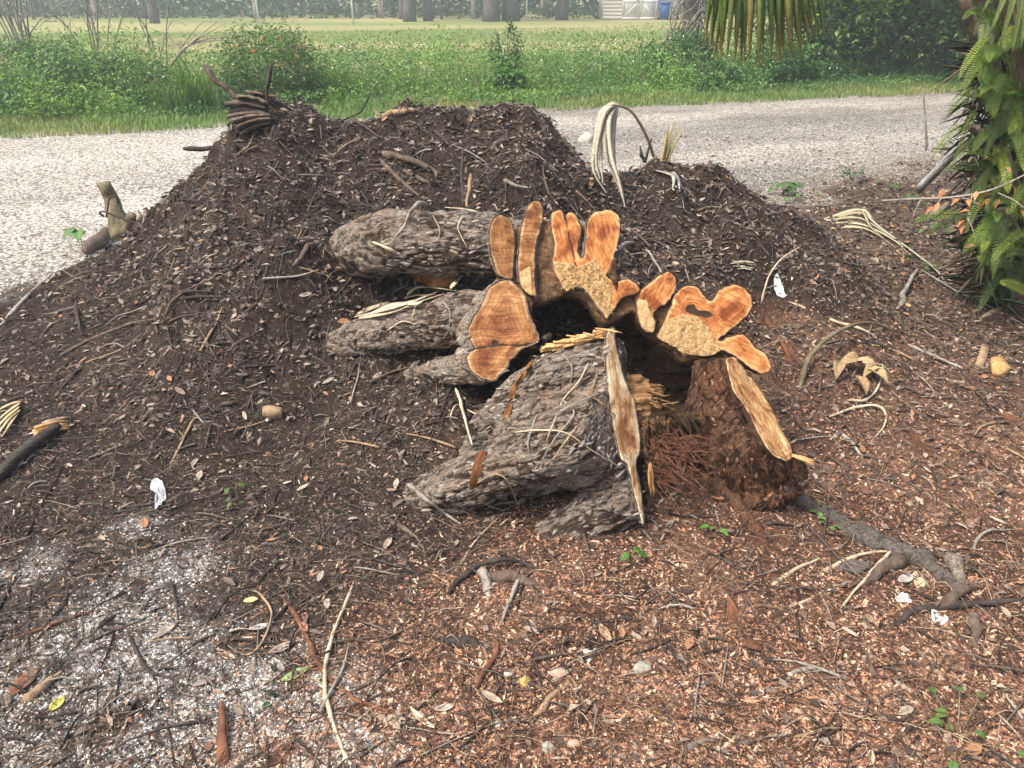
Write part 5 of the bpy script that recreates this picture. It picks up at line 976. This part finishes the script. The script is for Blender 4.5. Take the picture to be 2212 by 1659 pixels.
# wood chunks
ORANGEW = mk_grain('red_sawn_wood', [(.3, (.20,.08,.03)), (.5, (.36,.16,.065)), (.7, (.46,.25,.12))], (14,70,70))
def chunk(name, label, cat, m, pxs, thick, lift=.01):
    top = np.array([S(x, y, lift+thick) for x, y in pxs]); c = top.mean(0); N_ = np.array([0,-.25,1.]); n = len(top)
    top = top-np.outer((top-c)@N_/(N_@N_), N_)*.7; low = top-np.array([0,0,thick])+(c-top)*.06; cen = top.mean(0)+np.array([0,0,thick*.15])
    V = np.vstack([top, low, cen]); j = np.arange(n); k = (j+1) % n; V = V+rng.normal(0, .002, V.shape)
    return single(name, label, cat, V, [np.stack([j, j+n, k+n, k], 1), np.vstack([np.stack([np.full(n,2*n), j, k], 1), np.stack([np.full(n-2, n), n+j[2:], n+j[1:-1]], 1)])], m)
chunk('wood_slab', 'sawn reddish wood slab lying between the upper and middle root', 'wood', ORANGEW, [(880,600),(915,598),(955,606),(993,622),(985,630),(945,634),(915,626),(890,612)], .05, .01)
chunk('wood_block', 'orange sawn block of wood at the right edge of the mulch', 'wood', SPLIT, [(2133,795),(2155,790),(2176,812),(2160,818),(2140,814)], .035)
chunk('wood_slab', 'tan split slab beside the orange wood block', 'wood', TANST, [(2115,758),(2137,760),(2122,797),(2107,796)], .02)
chunk('wood_block', 'pale split wood block on the dark soil left', 'wood', TANST, [(570,898),(590,893),(612,900),(610,912),(585,914),(569,908)], .035)
chunk('bark_piece', 'thin brown bark piece lying in the middle of the left soil', 'bark', BROWNST, [(478,876),(508,874),(510,881),(480,884)], .012)
chunk('wood_splinter', 'long reddish splinter of wood at the bottom edge left', 'wood', REDST, [(478,1535),(484,1526),(493,1545),(494,1600),(497,1665),(470,1665),(473,1600)], .012)
chunk('wood_slab', 'orange red slab flush with the foreground mulch', 'wood', REDST, [(1597,1388),(1610,1383),(1645,1402),(1640,1411),(1610,1402)], .01, .002)
chunk('wood_block', 'tiny pale chip block at the top of the hollow floor', 'wood', PALEWOOD, [(1172,742),(1185,737),(1192,744),(1178,749)], .02, .02)
# palm straw, dry fronds
def straw(name, label, cat, spec, m=BLADE, w_=.012, col_=(.50,.42,.27)):
    t = thing(name, label, cat, pt(spec[0][0], 0))
    for pts in spec:
        p = cr([pt(q, .004) for q in pts], 12); d = np.gradient(p, axis=0); s = np.cross(d, [0,-.5,.8]); s /= np.linalg.norm(s,axis=1)[:,None]; k = np.linspace(0,1,12)[:,None]; ww = w_*(1-.85*k**1.8)*np.minimum(1, .4+k*4)
        V = np.stack([p-s*ww, p-np.cross(s,d/np.linalg.norm(d,axis=1)[:,None])*ww*.4, p+s*ww, p+np.array([0,0,-.0015])], 1).reshape(-1,3); i = np.arange(11)[:,None]*4; j = np.arange(4)[None]; F = np.stack([i+j, i+(j+1)%4, i+4+(j+1)%4, i+4+j], -1).reshape(-1,4)
        part('leaf_strip', t, V, F, m, {'col': np.tile(jit(col_,1,.2), (len(V),1))}, True)
    return t
dfr = straw('dry_palm_frond', 'bent dead palm frond drooping in pale strips over the mound end', 'palm frond', [[(1333,226,0,4.3),(1300,240,0,4.28),(1284,320,0,4.2),(1283,370,0,4.15),(1310,417,0,4.1)],[(1333,226,0,4.3),(1308,238,0,4.27),(1292,300,0,4.2),(1288,350,0,4.16),(1296,386,0,4.12)],[(1330,228,0,4.3),(1316,260,0,4.25),(1320,330,0,4.15),(1340,400,0,4.05),(1350,447,0,4.0)],[(1326,230,0,4.3),(1308,270,0,4.25),(1310,340,0,4.15),(1330,385,0,4.1),(1345,430,0,4.05)],[(1333,226,0,4.3),(1325,270,0,4.27),(1326,340,0,4.2),(1336,400,0,4.1)],[(1335,225,0,4.3),(1322,223,0,4.3),(1305,236,0,4.3),(1295,262,0,4.28),(1290,290,0,4.26)],[(1328,226,0,4.3),(1304,244,0,4.3),(1298,330,0,4.2),(1302,395,0,4.1)]], w_=.016, col_=(.40,.365,.29))
part('stalk', dfr, *tube([P(1412,338,4.45),P(1397,295,4.4),P(1366,243,4.35),P(1334,226,4.3)], [.009,.008,.006], 6, 16), TANST, None, True)
straw('palm_strips', 'cream dry palm strips lying on the middle root', 'palm frond', [[(765,690,.01),(825,682,.02),(896,661,.02),(953,637,.02)],[(770,685,.01),(820,672,.025),(890,655,.03),(940,648,.02)],[(800,684,.01),(850,672,.025),(900,667,.02),(915,660,.02)],[(880,652,.03),(900,640,.04),(930,640,.04),(985,640,.02)],[(775,693,.01),(840,684,.015),(885,672,.02)],[(975,640,.03),(990,628,.05),(1000,622,.05)]], w_=.012, col_=(.58,.50,.33))
straw('dry_palm_frond', 'dry cream palm frond lying on the leaf litter at the right', 'palm frond', [[(1781,474),(1857,463,.04),(1890,490,.03),(1960,546)],[(1785,478),(1850,478,.03),(1900,505,.03),(1955,540)],[(1790,484),(1860,490,.02),(1930,525,.02),(1962,548)],[(1805,470),(1860,470,.04),(1880,500,.03),(1945,545)],[(1860,465,.04),(1900,500,.03),(2010,580,.02),(2045,615)],[(1810,490),(1870,500,.02),(1935,535)]], w_=.017, col_=(.50,.42,.27))
straw('dry_palm_frond', 'dry frond strip lying at the right edge below the fern', 'palm frond', [[(2135,605),(2165,640,.02),(2198,664,.01),(2225,672)],[(2142,612),(2170,645,.02),(2200,668,.01)],[(2120,690,.01),(2170,672,.02),(2220,676)]], w_=.016, col_=(.47,.40,.27))
straw('palm_strips', 'bundle of cream palm stubs at the left edge of the soil', 'palm frond', [[(46,880,.02),(20,905,.03),(-15,930,.02)],[(45,888,.02),(15,920,.03),(-15,950,.02)],[(46,895,.02),(25,918,.03),(-5,955,.02)],[(42,900,.02),(30,925,.03),(10,950,.02)],[(48,876,.02),(20,890,.03),(-15,905,.02)]], w_=.010, col_=(.55,.43,.24))
straw('dry_grass_tuft', 'yellow dry grass tuft standing at the right end of the mound', 'grass', [[(1428,361,0,4.5),(1440,310,0,4.5),(1460,260,0,4.5)],[(1432,361,0,4.5),(1448,310,0,4.5),(1468,272,0,4.5)],[(1426,361,0,4.5),(1435,320,0,4.5),(1445,265,0,4.5)],[(1436,361,0,4.5),(1455,315,0,4.5),(1478,275,0,4.5)]], w_=.011, col_=(.42,.34,.16))
straw('palm_strips', 'shredded pale leaf sheath on the right ridge', 'palm frond', [[(1414,368),(1445,388,.03),(1462,400,.03),(1482,424,.01)],[(1448,385,.03),(1455,400,.03),(1452,415,.01)],[(1452,384,.03),(1464,402,.03),(1468,418,.01)]], w_=.014, col_=(.46,.42,.36))
straw('palm_strips', 'small fan of straw lying above the wavy cut lobe', 'palm frond', [[(1628,582,.02),(1600,580,.03),(1576,578,.02)],[(1627,576,.02),(1605,578,.03),(1580,574,.02)],[(1628,588,.02),(1600,588,.03),(1582,584,.02)],[(1626,592,.02),(1605,592,.03),(1590,590,.02)]], w_=.008, col_=(.52,.46,.33))
for lb, x0, y0, ang, l in (('fan of red pine needles lying beside the right flare',1960,925,60,110),('second fan of pine needles near the right edge',2150,895,30,90),('pine needle fan in the litter below the front flare roots',1570,1290,75,75),('pine needle bundle lying above the small root loop',1700,740,80,60)):
    straw('pine_needles', lb, 'pine needles', [[(x0,y0,.01),(x0+l*.5*math.cos(R(ang+d)),y0+l*.5*math.sin(R(ang+d)),.015),(x0+l*math.cos(R(ang+d*1.3)),y0+l*math.sin(R(ang+d*1.3)),.005)] for d in (-14,-10,-6,-2,2,6,10,14)], w_=.0026, col_=(.22,.10,.055))
# board leaning in the fern
V, F = patch([[P(1972,408,4.55),P(1978,414,4.5),P(1986,420,4.52)],[P(2022,358,4.35),P(2030,364,4.3),P(2036,370,4.32)],[P(2078,300,4.1),P(2086,306,4.06),P(2092,312,4.08)]], 8, 5, .02); single('weathered_stalk', 'grey weathered palm stalk leaning against the fern', 'palm stalk', V, F, PLANK, None, True)
V, F = patch([[P(2000,470,4.4),P(2008,478,4.36)],[P(2060,425,4.2),P(2068,432,4.16)],[P(2110,400,4.1),P(2118,408,4.06)]], 8, 4, .02); single('weathered_stalk', 'lower grey stalk half hidden under the fern', 'palm stalk', V, F, GREYST, None, True)
ob = thing('leafy_twig', 'bare twig with small orange dry leaves before the fern', 'twig', P(2050,425,3.6))
tb = [tube([P(1905,434,3.75),P(1970,430,3.7),P(2034,428,3.62),P(2100,420,3.55),P(2156,405,3.5),P(2225,372,3.45)], [.006,.005,.004], 6, 30)]
for a, b in (((2034,428,3.62),(2000,480,3.6)),((2100,420,3.55),(2090,470,3.5)),((2156,417,3.5),(2225,460,3.4)),((2156,410,3.5),(2180,360,3.5)),((1990,430,3.68),(1970,470,3.6)),((2090,470,3.5),(2110,530,3.45)),((2060,425,3.6),(2120,445,3.5))): tb.append(tube([P(*a), (P(*a)+P(*b))/2+np.array([0,0,.01]), P(*b)], [.0035,.0015], 5, 7))
part('stem', ob, *join(tb), GREYST, None, True)
for x, y in ((2040,405),(2045,418),(2030,438),(2035,455),(2075,428),(2088,432),(2110,412),(2135,428),(2145,420),(2120,435),(2160,430),(2200,420),(2205,455),(2085,475),(2080,482),(2015,445),(1960,440),(2170,360),(2095,455),(2108,530),(2150,400),(2190,400)):
    V, F, C_ = leafq(np.array([P(x,y,3.55)]), rng.uniform(0,6.28,1), rng.uniform(-1.3,-.2,1), np.array([.05]), np.array([.026]), jit((.48,.21,.085),1)); part('leaf', ob, V, F, LEAF, {'col': C_})
# small green plants
def sprout(name, label, cat, x, y, h, n, size, col_, sp_=.05, group=None, droop=.2):
    b = S(x, y); t = thing(name, label, cat, b, group)
    for k in range(n):
        a = random.uniform(0,6.28); r_ = sp_*random.uniform(.2,1); c = b+np.array([math.cos(a)*r_, math.sin(a)*r_, h*random.uniform(.35,1)])
        part('stem', t, *tube([b-np.array([0,0,.01]), (b+c)/2+np.array([0,0,h*.1]), c], .0018, 4, 6), OLIVEST)
        rows = []; d = np.array([math.cos(a), math.sin(a), -droop]); d /= np.linalg.norm(d); s = np.cross(d,[0,0,1]); s /= np.linalg.norm(s)
        for q in np.linspace(0,1,6): ww = size*.36*math.sin(math.pi*min(1,q*.9+.08))**.8; rows.append([c+d*size*q+s*ww*u+np.array([0,0,abs(u)*ww*.35-size*.25*q*q]) for u in (-1,0,1)])
        V, F = patch(rows, 8, 5, .001); part('leaf', t, V, F, LEAF, {'col': np.tile(jit(col_,1,.2),(len(V),1))}, True)
for x, y, h, n, sz, c, lb in ((1363,1225,.09,4,.045,(.10,.26,.04),'small green seedling with pointed leaves below the front flare'),(1536,1158,.05,3,.042,(.16,.32,.06),'seedling with round pale green leaves near the reddish root'),(1765,1118,.08,4,.03,(.16,.30,.08),'thin pale green sprout by the big surface root'),(1785,1145,.06,4,.03,(.16,.30,.08),'second sprout just below the first by the surface root'),(2068,1600,.06,7,.04,(.11,.20,.05),'leafy green sprig in the lower right corner'),(2045,1565,.05,4,.035,(.15,.20,.06),'pale sprig above the leafy one at the lower right'),(503,1065,.05,3,.035,(.10,.20,.05),'tiny green seedling in the left soil'),(507,1098,.04,3,.028,(.10,.20,.05),'tiny seedling just under another in the left soil'),(572,1518,.03,3,.04,(.02,.07,.035),'dark green leaf sprout in the white grit'),(178,528,.16,3,.11,(.16,.30,.09),'pale green shoot beside the broken stub'),(1690,420,.16,14,.07,(.09,.21,.04),'bright green weed tuft on the edge of the gravel right'),(1730,438,.12,10,.06,(.10,.20,.04),'green weed spilling over the right ridge'),(1840,392,.22,12,.05,(.10,.19,.06),'feathery green weed on the gravel edge before the fern'),(1970,445,.14,9,.05,(.10,.18,.05),'green weed under the twig with orange leaves'),(1920,410,.12,7,.05,(.11,.19,.05),'small weed on the gravel left of the leaning stalk'),(1975,575,.08,6,.035,(.12,.25,.04),'green vine leaves on the grey weathered branch'),(2030,330,.2,8,.06,(.06,.15,.05),'weed behind the leaning stalk'),(2010,505,.12,8,.05,(.12,.20,.05),'pale weed low under the fern')):
    sprout('seedling' if n < 6 else 'weed', lb, 'plant', x, y, h*.8, n, sz*(.72 if y > 900 else 1), tuple(v_*.85 for v_ in c), .035 if n < 6 else .13)
def oneleaf(label, x, y, L_, W_, az, c, curl=.3, name='fallen_leaf', cat='leaf', lift=.008):
    rows = []; b = S(x, y, lift); M_ = frame_at(b, az); cu = curl
    for s_ in np.linspace(0,1,8):
        ww = W_*.5*math.sin(math.pi*min(1,s_*.94+.04))**.8; rows.append([np.array(M_ @ Vector(((s_-.5)*L_, u*ww, cu*L_*(s_-.5)**2+abs(u)*ww*.4)))+b for u in (-1,-.5,0,.5,1)])
    V, F = patch(rows, 10, 7, .0012); single(name, label, cat, V, F, LITTER, {'col': np.tile(c,(len(V),1))*rng.uniform(.9,1.1,(len(V),1))}, True)
for a in (('long grey dry leaf on the white grit',361,1366,.085,.022,1.1,(.33,.29,.25)),('tan dry leaf lying left of the hook stem',490,1420,.07,.02,-.5,(.36,.24,.17)),('pale grey leaf beside the hook stem',563,1360,.06,.022,.5,(.38,.35,.31)),('brown dry leaf beside the hairy red root',610,1405,.075,.026,.7,(.28,.22,.18)),('green fresh leaf fallen near the hook stem',640,1462,.075,.026,.5,(.22,.30,.11)),('yellow leaf at the lower left',126,1526,.045,.028,1.3,(.50,.46,.10)),('yellow leaf fragment near the white grit',543,1302,.04,.024,.3,(.55,.48,.20)),('red-brown leaf in the lower left corner',56,1481,.09,.05,1.4,(.20,.09,.05)),('tan leaf left of the dark buried root stub',854,1564,.055,.032,.1,(.38,.30,.21)),('tan leaf in the foreground centre',1063,1512,.06,.02,-.5,(.36,.29,.21)),('tan long leaf below the front flare',1306,1372,.075,.025,1.9,(.36,.25,.15)),('grey leaf on the left edge of the foreground soil',838,1178,.06,.022,1.3,(.30,.24,.18)),('pale leaf in the red mulch',960,1535,.05,.02,.3,(.40,.34,.28)),('dark grey leaf flake near the bleached sticks',1845,1233,.10,.06,.2,(.10,.09,.09)),('cream leaf scrap below the big surface root',1985,1265,.05,.03,.9,(.50,.38,.22)),('brown oval leaf on the gravel grit',900,1552,.04,.025,.2,(.30,.22,.16)),('yellow leaf on the mulch right of the stump',1893,748,.035,.028,.6,(.55,.48,.14)),('yellow leaf near the grey weathered branch',1960,663,.05,.03,.9,(.52,.36,.12)),('grey curled leaf on the right litter',1955,1255,.06,.03,.4,(.32,.28,.25))): oneleaf(*a)
t = thing('curled_leaves', 'clump of large curled yellow dead leaves right of the stump', 'leaves', T(1850, 830))
for x, y, az, l, w_, cu in ((1805,815,1.2,.12,.05,.9),(1835,800,.2,.13,.06,1.2),(1865,808,-.6,.13,.05,1.0),(1850,850,-1.2,.10,.05,.6),(1888,830,-.9,.12,.05,.8),(1878,822,.5,.10,.05,1.1)):
    b = S(x, y, .03); M_ = frame_at(b, az); rows = []
    for s_ in np.linspace(0,1,9):
        ww = w_*.5*math.sin(math.pi*min(1,s_*.94+.04)); rows.append([np.array(M_ @ Vector(((s_-.5)*l, u*ww, -cu*l*(s_-.5)**2+.03+abs(u)*ww*.7+random.uniform(-.003,.003))))+b for u in (-1,-.5,0,.5,1)])
    V, F = patch(rows, 12, 7, .0015); part('leaf', t, V, F, LITTER, {'col': np.tile(jit((.33,.235,.125),1),(len(V),1))}, True)
# scraps and stones
def scrap(label, name, cat, m, pxs, lift=.006, cr_=.008):
    c = np.mean(pxs, 0); rows = []
    n = len(pxs); C = cr(np.array(pxs, float), 28, True); rings = [C*0+c, c+(C-c)*.35, c+(C-c)*.7, C]; V = np.array([[S(x, y, lift) for x, y in r] for r in rings]).reshape(-1,3); V[:,2] += (fbm(V*55, 9, 3)-.4)*cr_*3
    F = grid_faces(4, 28); F2 = np.stack([np.arange(3)*28+27, np.arange(3)*28, np.arange(1,4)*28, np.arange(1,4)*28+27], 1); F = np.vstack([F, F2]); W = V-np.array([0,0,.0015]); k = len(V)
    single(name, label, cat, np.vstack([V, W]), [np.vstack([F, F[:,::-1]+k])], m, None, True)
scrap('grey white plastic sheet scrap sticking out of the left soil', 'plastic_scrap', 'scrap', PLASTIC, [(333,1042),(350,1044),(360,1075),(352,1095),(338,1108),(336,1085),(340,1070),(325,1064)], .012, .012)
scrap('torn white paper scrap beside the big surface root', 'paper_scrap', 'scrap', PAPER, [(1932,1288),(1950,1286),(1962,1292),(1968,1306),(1958,1309),(1936,1304)])
scrap('ragged white paper scrap below the dark branch', 'paper_scrap', 'scrap', PAPER, [(2011,1322),(2028,1326),(2042,1336),(2046,1345),(2030,1355),(2014,1346)])
scrap('white plastic flap standing in the dark hole at the right', 'plastic_scrap', 'scrap', PAPER, [(1672,606),(1680,604),(1694,640),(1700,648),(1680,646),(1671,628)], .02, .01)
scrap('black scrap in the foreground mulch', 'black_scrap', 'scrap', CHAR, [(1258,1390),(1284,1382),(1288,1400),(1268,1408)])
scrap('torn pale scrap below the black one', 'paper_scrap', 'scrap', STONE, [(1244,1416),(1262,1408),(1286,1404),(1276,1430),(1258,1438)])
def stone(label, x, y, r, m, sq=.6):
    bm = bmesh.new(); bmesh.ops.create_icosphere(bm, subdivisions=3, radius=1); V = np.array([tuple(v.co) for v in bm.verts]); F = np.array([[v.index for v in f.verts] for f in bm.faces]); bm.free()
    V = V*(1+(fbm(V*1.3+x, 3, 3)-.5)*.9)[:,None]*np.array([1,.8,sq])*r; single('stone', label, 'stone', V+S(x, y, r*sq*.3), F, m, None, False)
for a in (('greenish grey stone in the right foreground',1386,1447,.026,STONEG),('pale stone near the bottom edge',1184,1619,.020,STONEG),('small white stone in the foreground centre',1076,1566,.014,PAPER),('hollow yellow stone in the foreground',1133,1475,.018,STONEY),('pink flat stone by the tan peeled stick',1206,1456,.022,STONEP),('tiny white stone above the yellow stone',1097,1457,.011,STONE),('pinkish stone at the bottom edge right of centre',1240,1609,.016,STONEP),('grey-white boulder at the right foot of the mound by the road',1268,308,.10,STONE,.9),('pale pebble in the white grit',330,1470,.012,STONE)): stone(*a)
oneleaf('long cream husk strip curling in the foreground', 912, 1560, .085, .014, -.7, (.60,.50,.34), .5, 'husk_strip', 'strip')
# thin rootlets draped over the front flare
VN = [[(1270,790),(1250,830),(1215,870),(1195,920),(1180,960)],[(1330,905),(1290,870),(1240,850)],[(1215,870),(1240,900),(1200,950),(1170,1010),(1190,1040)],[(1110,940),(1160,935),(1220,940),(1280,980),(1340,1015)],[(1030,1050),(1070,1030),(1100,1050),(1125,1120)],[(995,1060),(1040,1090),(1090,1110)],[(1080,1140),(1150,1080),(1200,990),(1280,880)],[(1290,810),(1275,850),(1230,880)],[(1160,900),(1140,960),(1150,1000)],[(1050,910),(1010,890),(985,880),(975,910),(1000,940)],[(1215,770),(1235,800),(1230,850)],[(1190,905),(1260,870),(1310,850)],[(995,1225),(1030,1170),(1090,1110)],[(900,1080),(960,1095),(1030,1120)]]
for k, l in enumerate(VN): stick('rootlet', None, None, [PALEWOOD,TANST,GREYST][k % 3], .0028, [(x, y, .008) for x, y in l], 24, None, (), stump)
VN2 = [[(960,452),(1010,458),(1055,470)],[(935,470),(950,500),(945,530)],[(1000,470),(990,500),(1010,540)],[(870,470),(910,462),(960,470)],[(890,690),(905,660),(960,640)],[(955,655),(972,680),(968,720),(955,740)],[(835,720),(870,700),(900,706)]]
for k, l in enumerate(VN2): stick('rootlet', None, None, [PALEWOOD,GREYST][k % 2], .003, [(x, y, .008) for x, y in l], 20, None, (), stump)
# bark scales standing proud of the roots
def plates(q, N, ax, L_, W_, H_, C_):
    n = len(q); N = N+rng.normal(0,.24,(n,3)); N /= np.linalg.norm(N,axis=1)[:,None]; u = ax-N*(N@ax)[:,None]+rng.normal(0,.25,(n,3)); u -= N*np.sum(N*u,1)[:,None]; u /= np.linalg.norm(u,axis=1)[:,None]; v = np.cross(N,u)
    k = 6; L_ = L_*1.1; W_ = W_*.7; an = np.linspace(0,2*np.pi,k,endpoint=False)[None]+rng.uniform(-.35,.35,(n,k)); r = rng.uniform(.45,1.25,(n,k)); ca, sa = np.cos(an)*r*L_[:,None]*.5, np.sin(an)*r*W_[:,None]*.5
    rim = q[:,None]+ca[...,None]*u[:,None]+sa[...,None]*v[:,None]; top = rim*.9+q[:,None]*.1+(H_[:,None]*rng.uniform(.5,1.3,(n,k)))[...,None]*N[:,None]; V = np.concatenate([rim-N[:,None]*.004, top], 1)
    j = np.arange(k); S_ = np.stack([j,(j+1)%k,(j+1)%k+k,j+k],1); Tt = np.array([[k,k+1,k+2],[k,k+2,k+3],[k,k+3,k+4],[k,k+4,k+5]])
    o_ = np.arange(n)[:,None,None]*2*k; return V.reshape(-1,3), [(S_[None]+o_).reshape(-1,4), (Tt[None]+o_).reshape(-1,3)], np.repeat(C_, 2*k, 0)
for (x0,x1,y0,y1,n_,ax,pc,smx) in ((850,1345,740,1110,800,(.9,-.25,.42),0,.05),(815,1065,430,600,200,(1,-.15,0),0,.055),(700,1030,620,770,200,(.78,-.4,.2),0,.05),(905,1030,770,840,30,(1,.2,.1),0,.04),(1130,1390,1040,1215,110,(1,.1,.4),0,.045),(1475,1720,775,1090,130,(.3,.3,-1),1,.045)):
    q = []; N = []
    for _ in range(n_):
        x, y = random.uniform(x0,x1), random.uniform(y0,y1); d = ray(x,y); d = d/np.linalg.norm(d); h = BV2.ray_cast(Vector(O), Vector(d))
        if h[0] is None or np.linalg.norm(np.array(h[0])-O) > np.linalg.norm(T(x,y)-O): continue
        h0 = BV.ray_cast(Vector(O), Vector(d)); nn = np.array(h[1])
        if h[0] is None or (h0[0] is not None and (h0[0]-h[0]).length > .0015): continue
        if True: nn = nn if np.dot(nn,d) < 0 else -nn; q.append(np.array(h[0])); N.append(nn)
    if not q: continue
    q, N = np.array(q), np.array(N); n = len(q); tone_ = fbm(q*7, 31, 3)[:,None]
    C_ = (pal(n, [(.23,.195,.16),(.17,.14,.115),(.28,.25,.215),(.18,.13,.10)], [3,3,1,1.8]) if not pc else pal(n, [(.19,.10,.06),(.13,.065,.04),(.25,.14,.085)], [2,2,1]))*(.35+1.2*tone_)
    V, F, C_ = plates(q, N, np.array(ax,float), rng.uniform(.4,1,n)*smx, rng.uniform(.3,.75,n)*smx*.62, rng.uniform(.0008,.003,n), C_); o = part('bark_scales', stump, V, F, LITTER, {'col': C_}); o['kind'] = 'stuff'
# say where each loose twig and leaf lies by the piece next to it
marks = [o for o in COL.objects if not o.parent and 'label' in o and 'group' not in o and len(o['label'].split()) <= 9 and o.location.y < 6.5 and abs(o.location.x) < 4 and o.get('category') in ('stick','branch','root','stone','wood','scrap','leaf','stalk','leaves','bark','palm frond')]
ML = np.array([tuple(o.location) for o in marks])[:,:2]
for o in list(COL.objects):
    if o.get('group') not in ('loose twigs scattered over the ground', 'dry leaves scattered over the ground'): continue
    d = np.array(o.location)[:2]-ML; k = int(np.argmin((d**2).sum(1)))
    if np.hypot(*d[k]) > .45: continue
    rel = ('just right of the ' if d[k][0] > 0 else 'just left of the ') if abs(d[k][0]) > abs(d[k][1]) else ('just beyond the ' if d[k][1] > 0 else 'just before the ')
    wd = o['label'].split(); n_ = 5 if wd[1] in ('orange',) else 4; kk_ = [i for i, w_ in enumerate(wd) if w_ in ('twig','leaf')][0]+1; l_ = ' '.join(wd[:kk_])+' '+rel+marks[k]['label']
    if len(l_.split()) <= 16: o['label'] = l_
# ---------------------------------------------------------------- haze
hx0, hx1, hy0, hy1 = gx[0]-2, gx[-1]+2, gy[0]-2, gy[-1]+2
hzb = link('haze', mesh('haze', *box(((hx0+hx1)/2, (hy0+hy1)/2, 6.75), (hx1-hx0, hy1-hy0, 16.5)), None)); tag(hzb, 'thin pale air haze over the whole place', None, None, 'stuff')
hm = bpy.data.materials.new('haze_air'); hm.use_nodes = True; hn = hm.node_tree; hn.nodes.remove(hn.nodes['Principled BSDF'])
pv = hn.nodes.new('ShaderNodeVolumePrincipled'); pv.inputs['Density'].default_value = HAZE; pv.inputs['Color'].default_value = (.86,.95,.98,1); pv.inputs['Anisotropy'].default_value = .2
hn.links.new(pv.outputs[0], hn.nodes['Material Output'].inputs['Volume']); hzb.data.materials.append(hm)
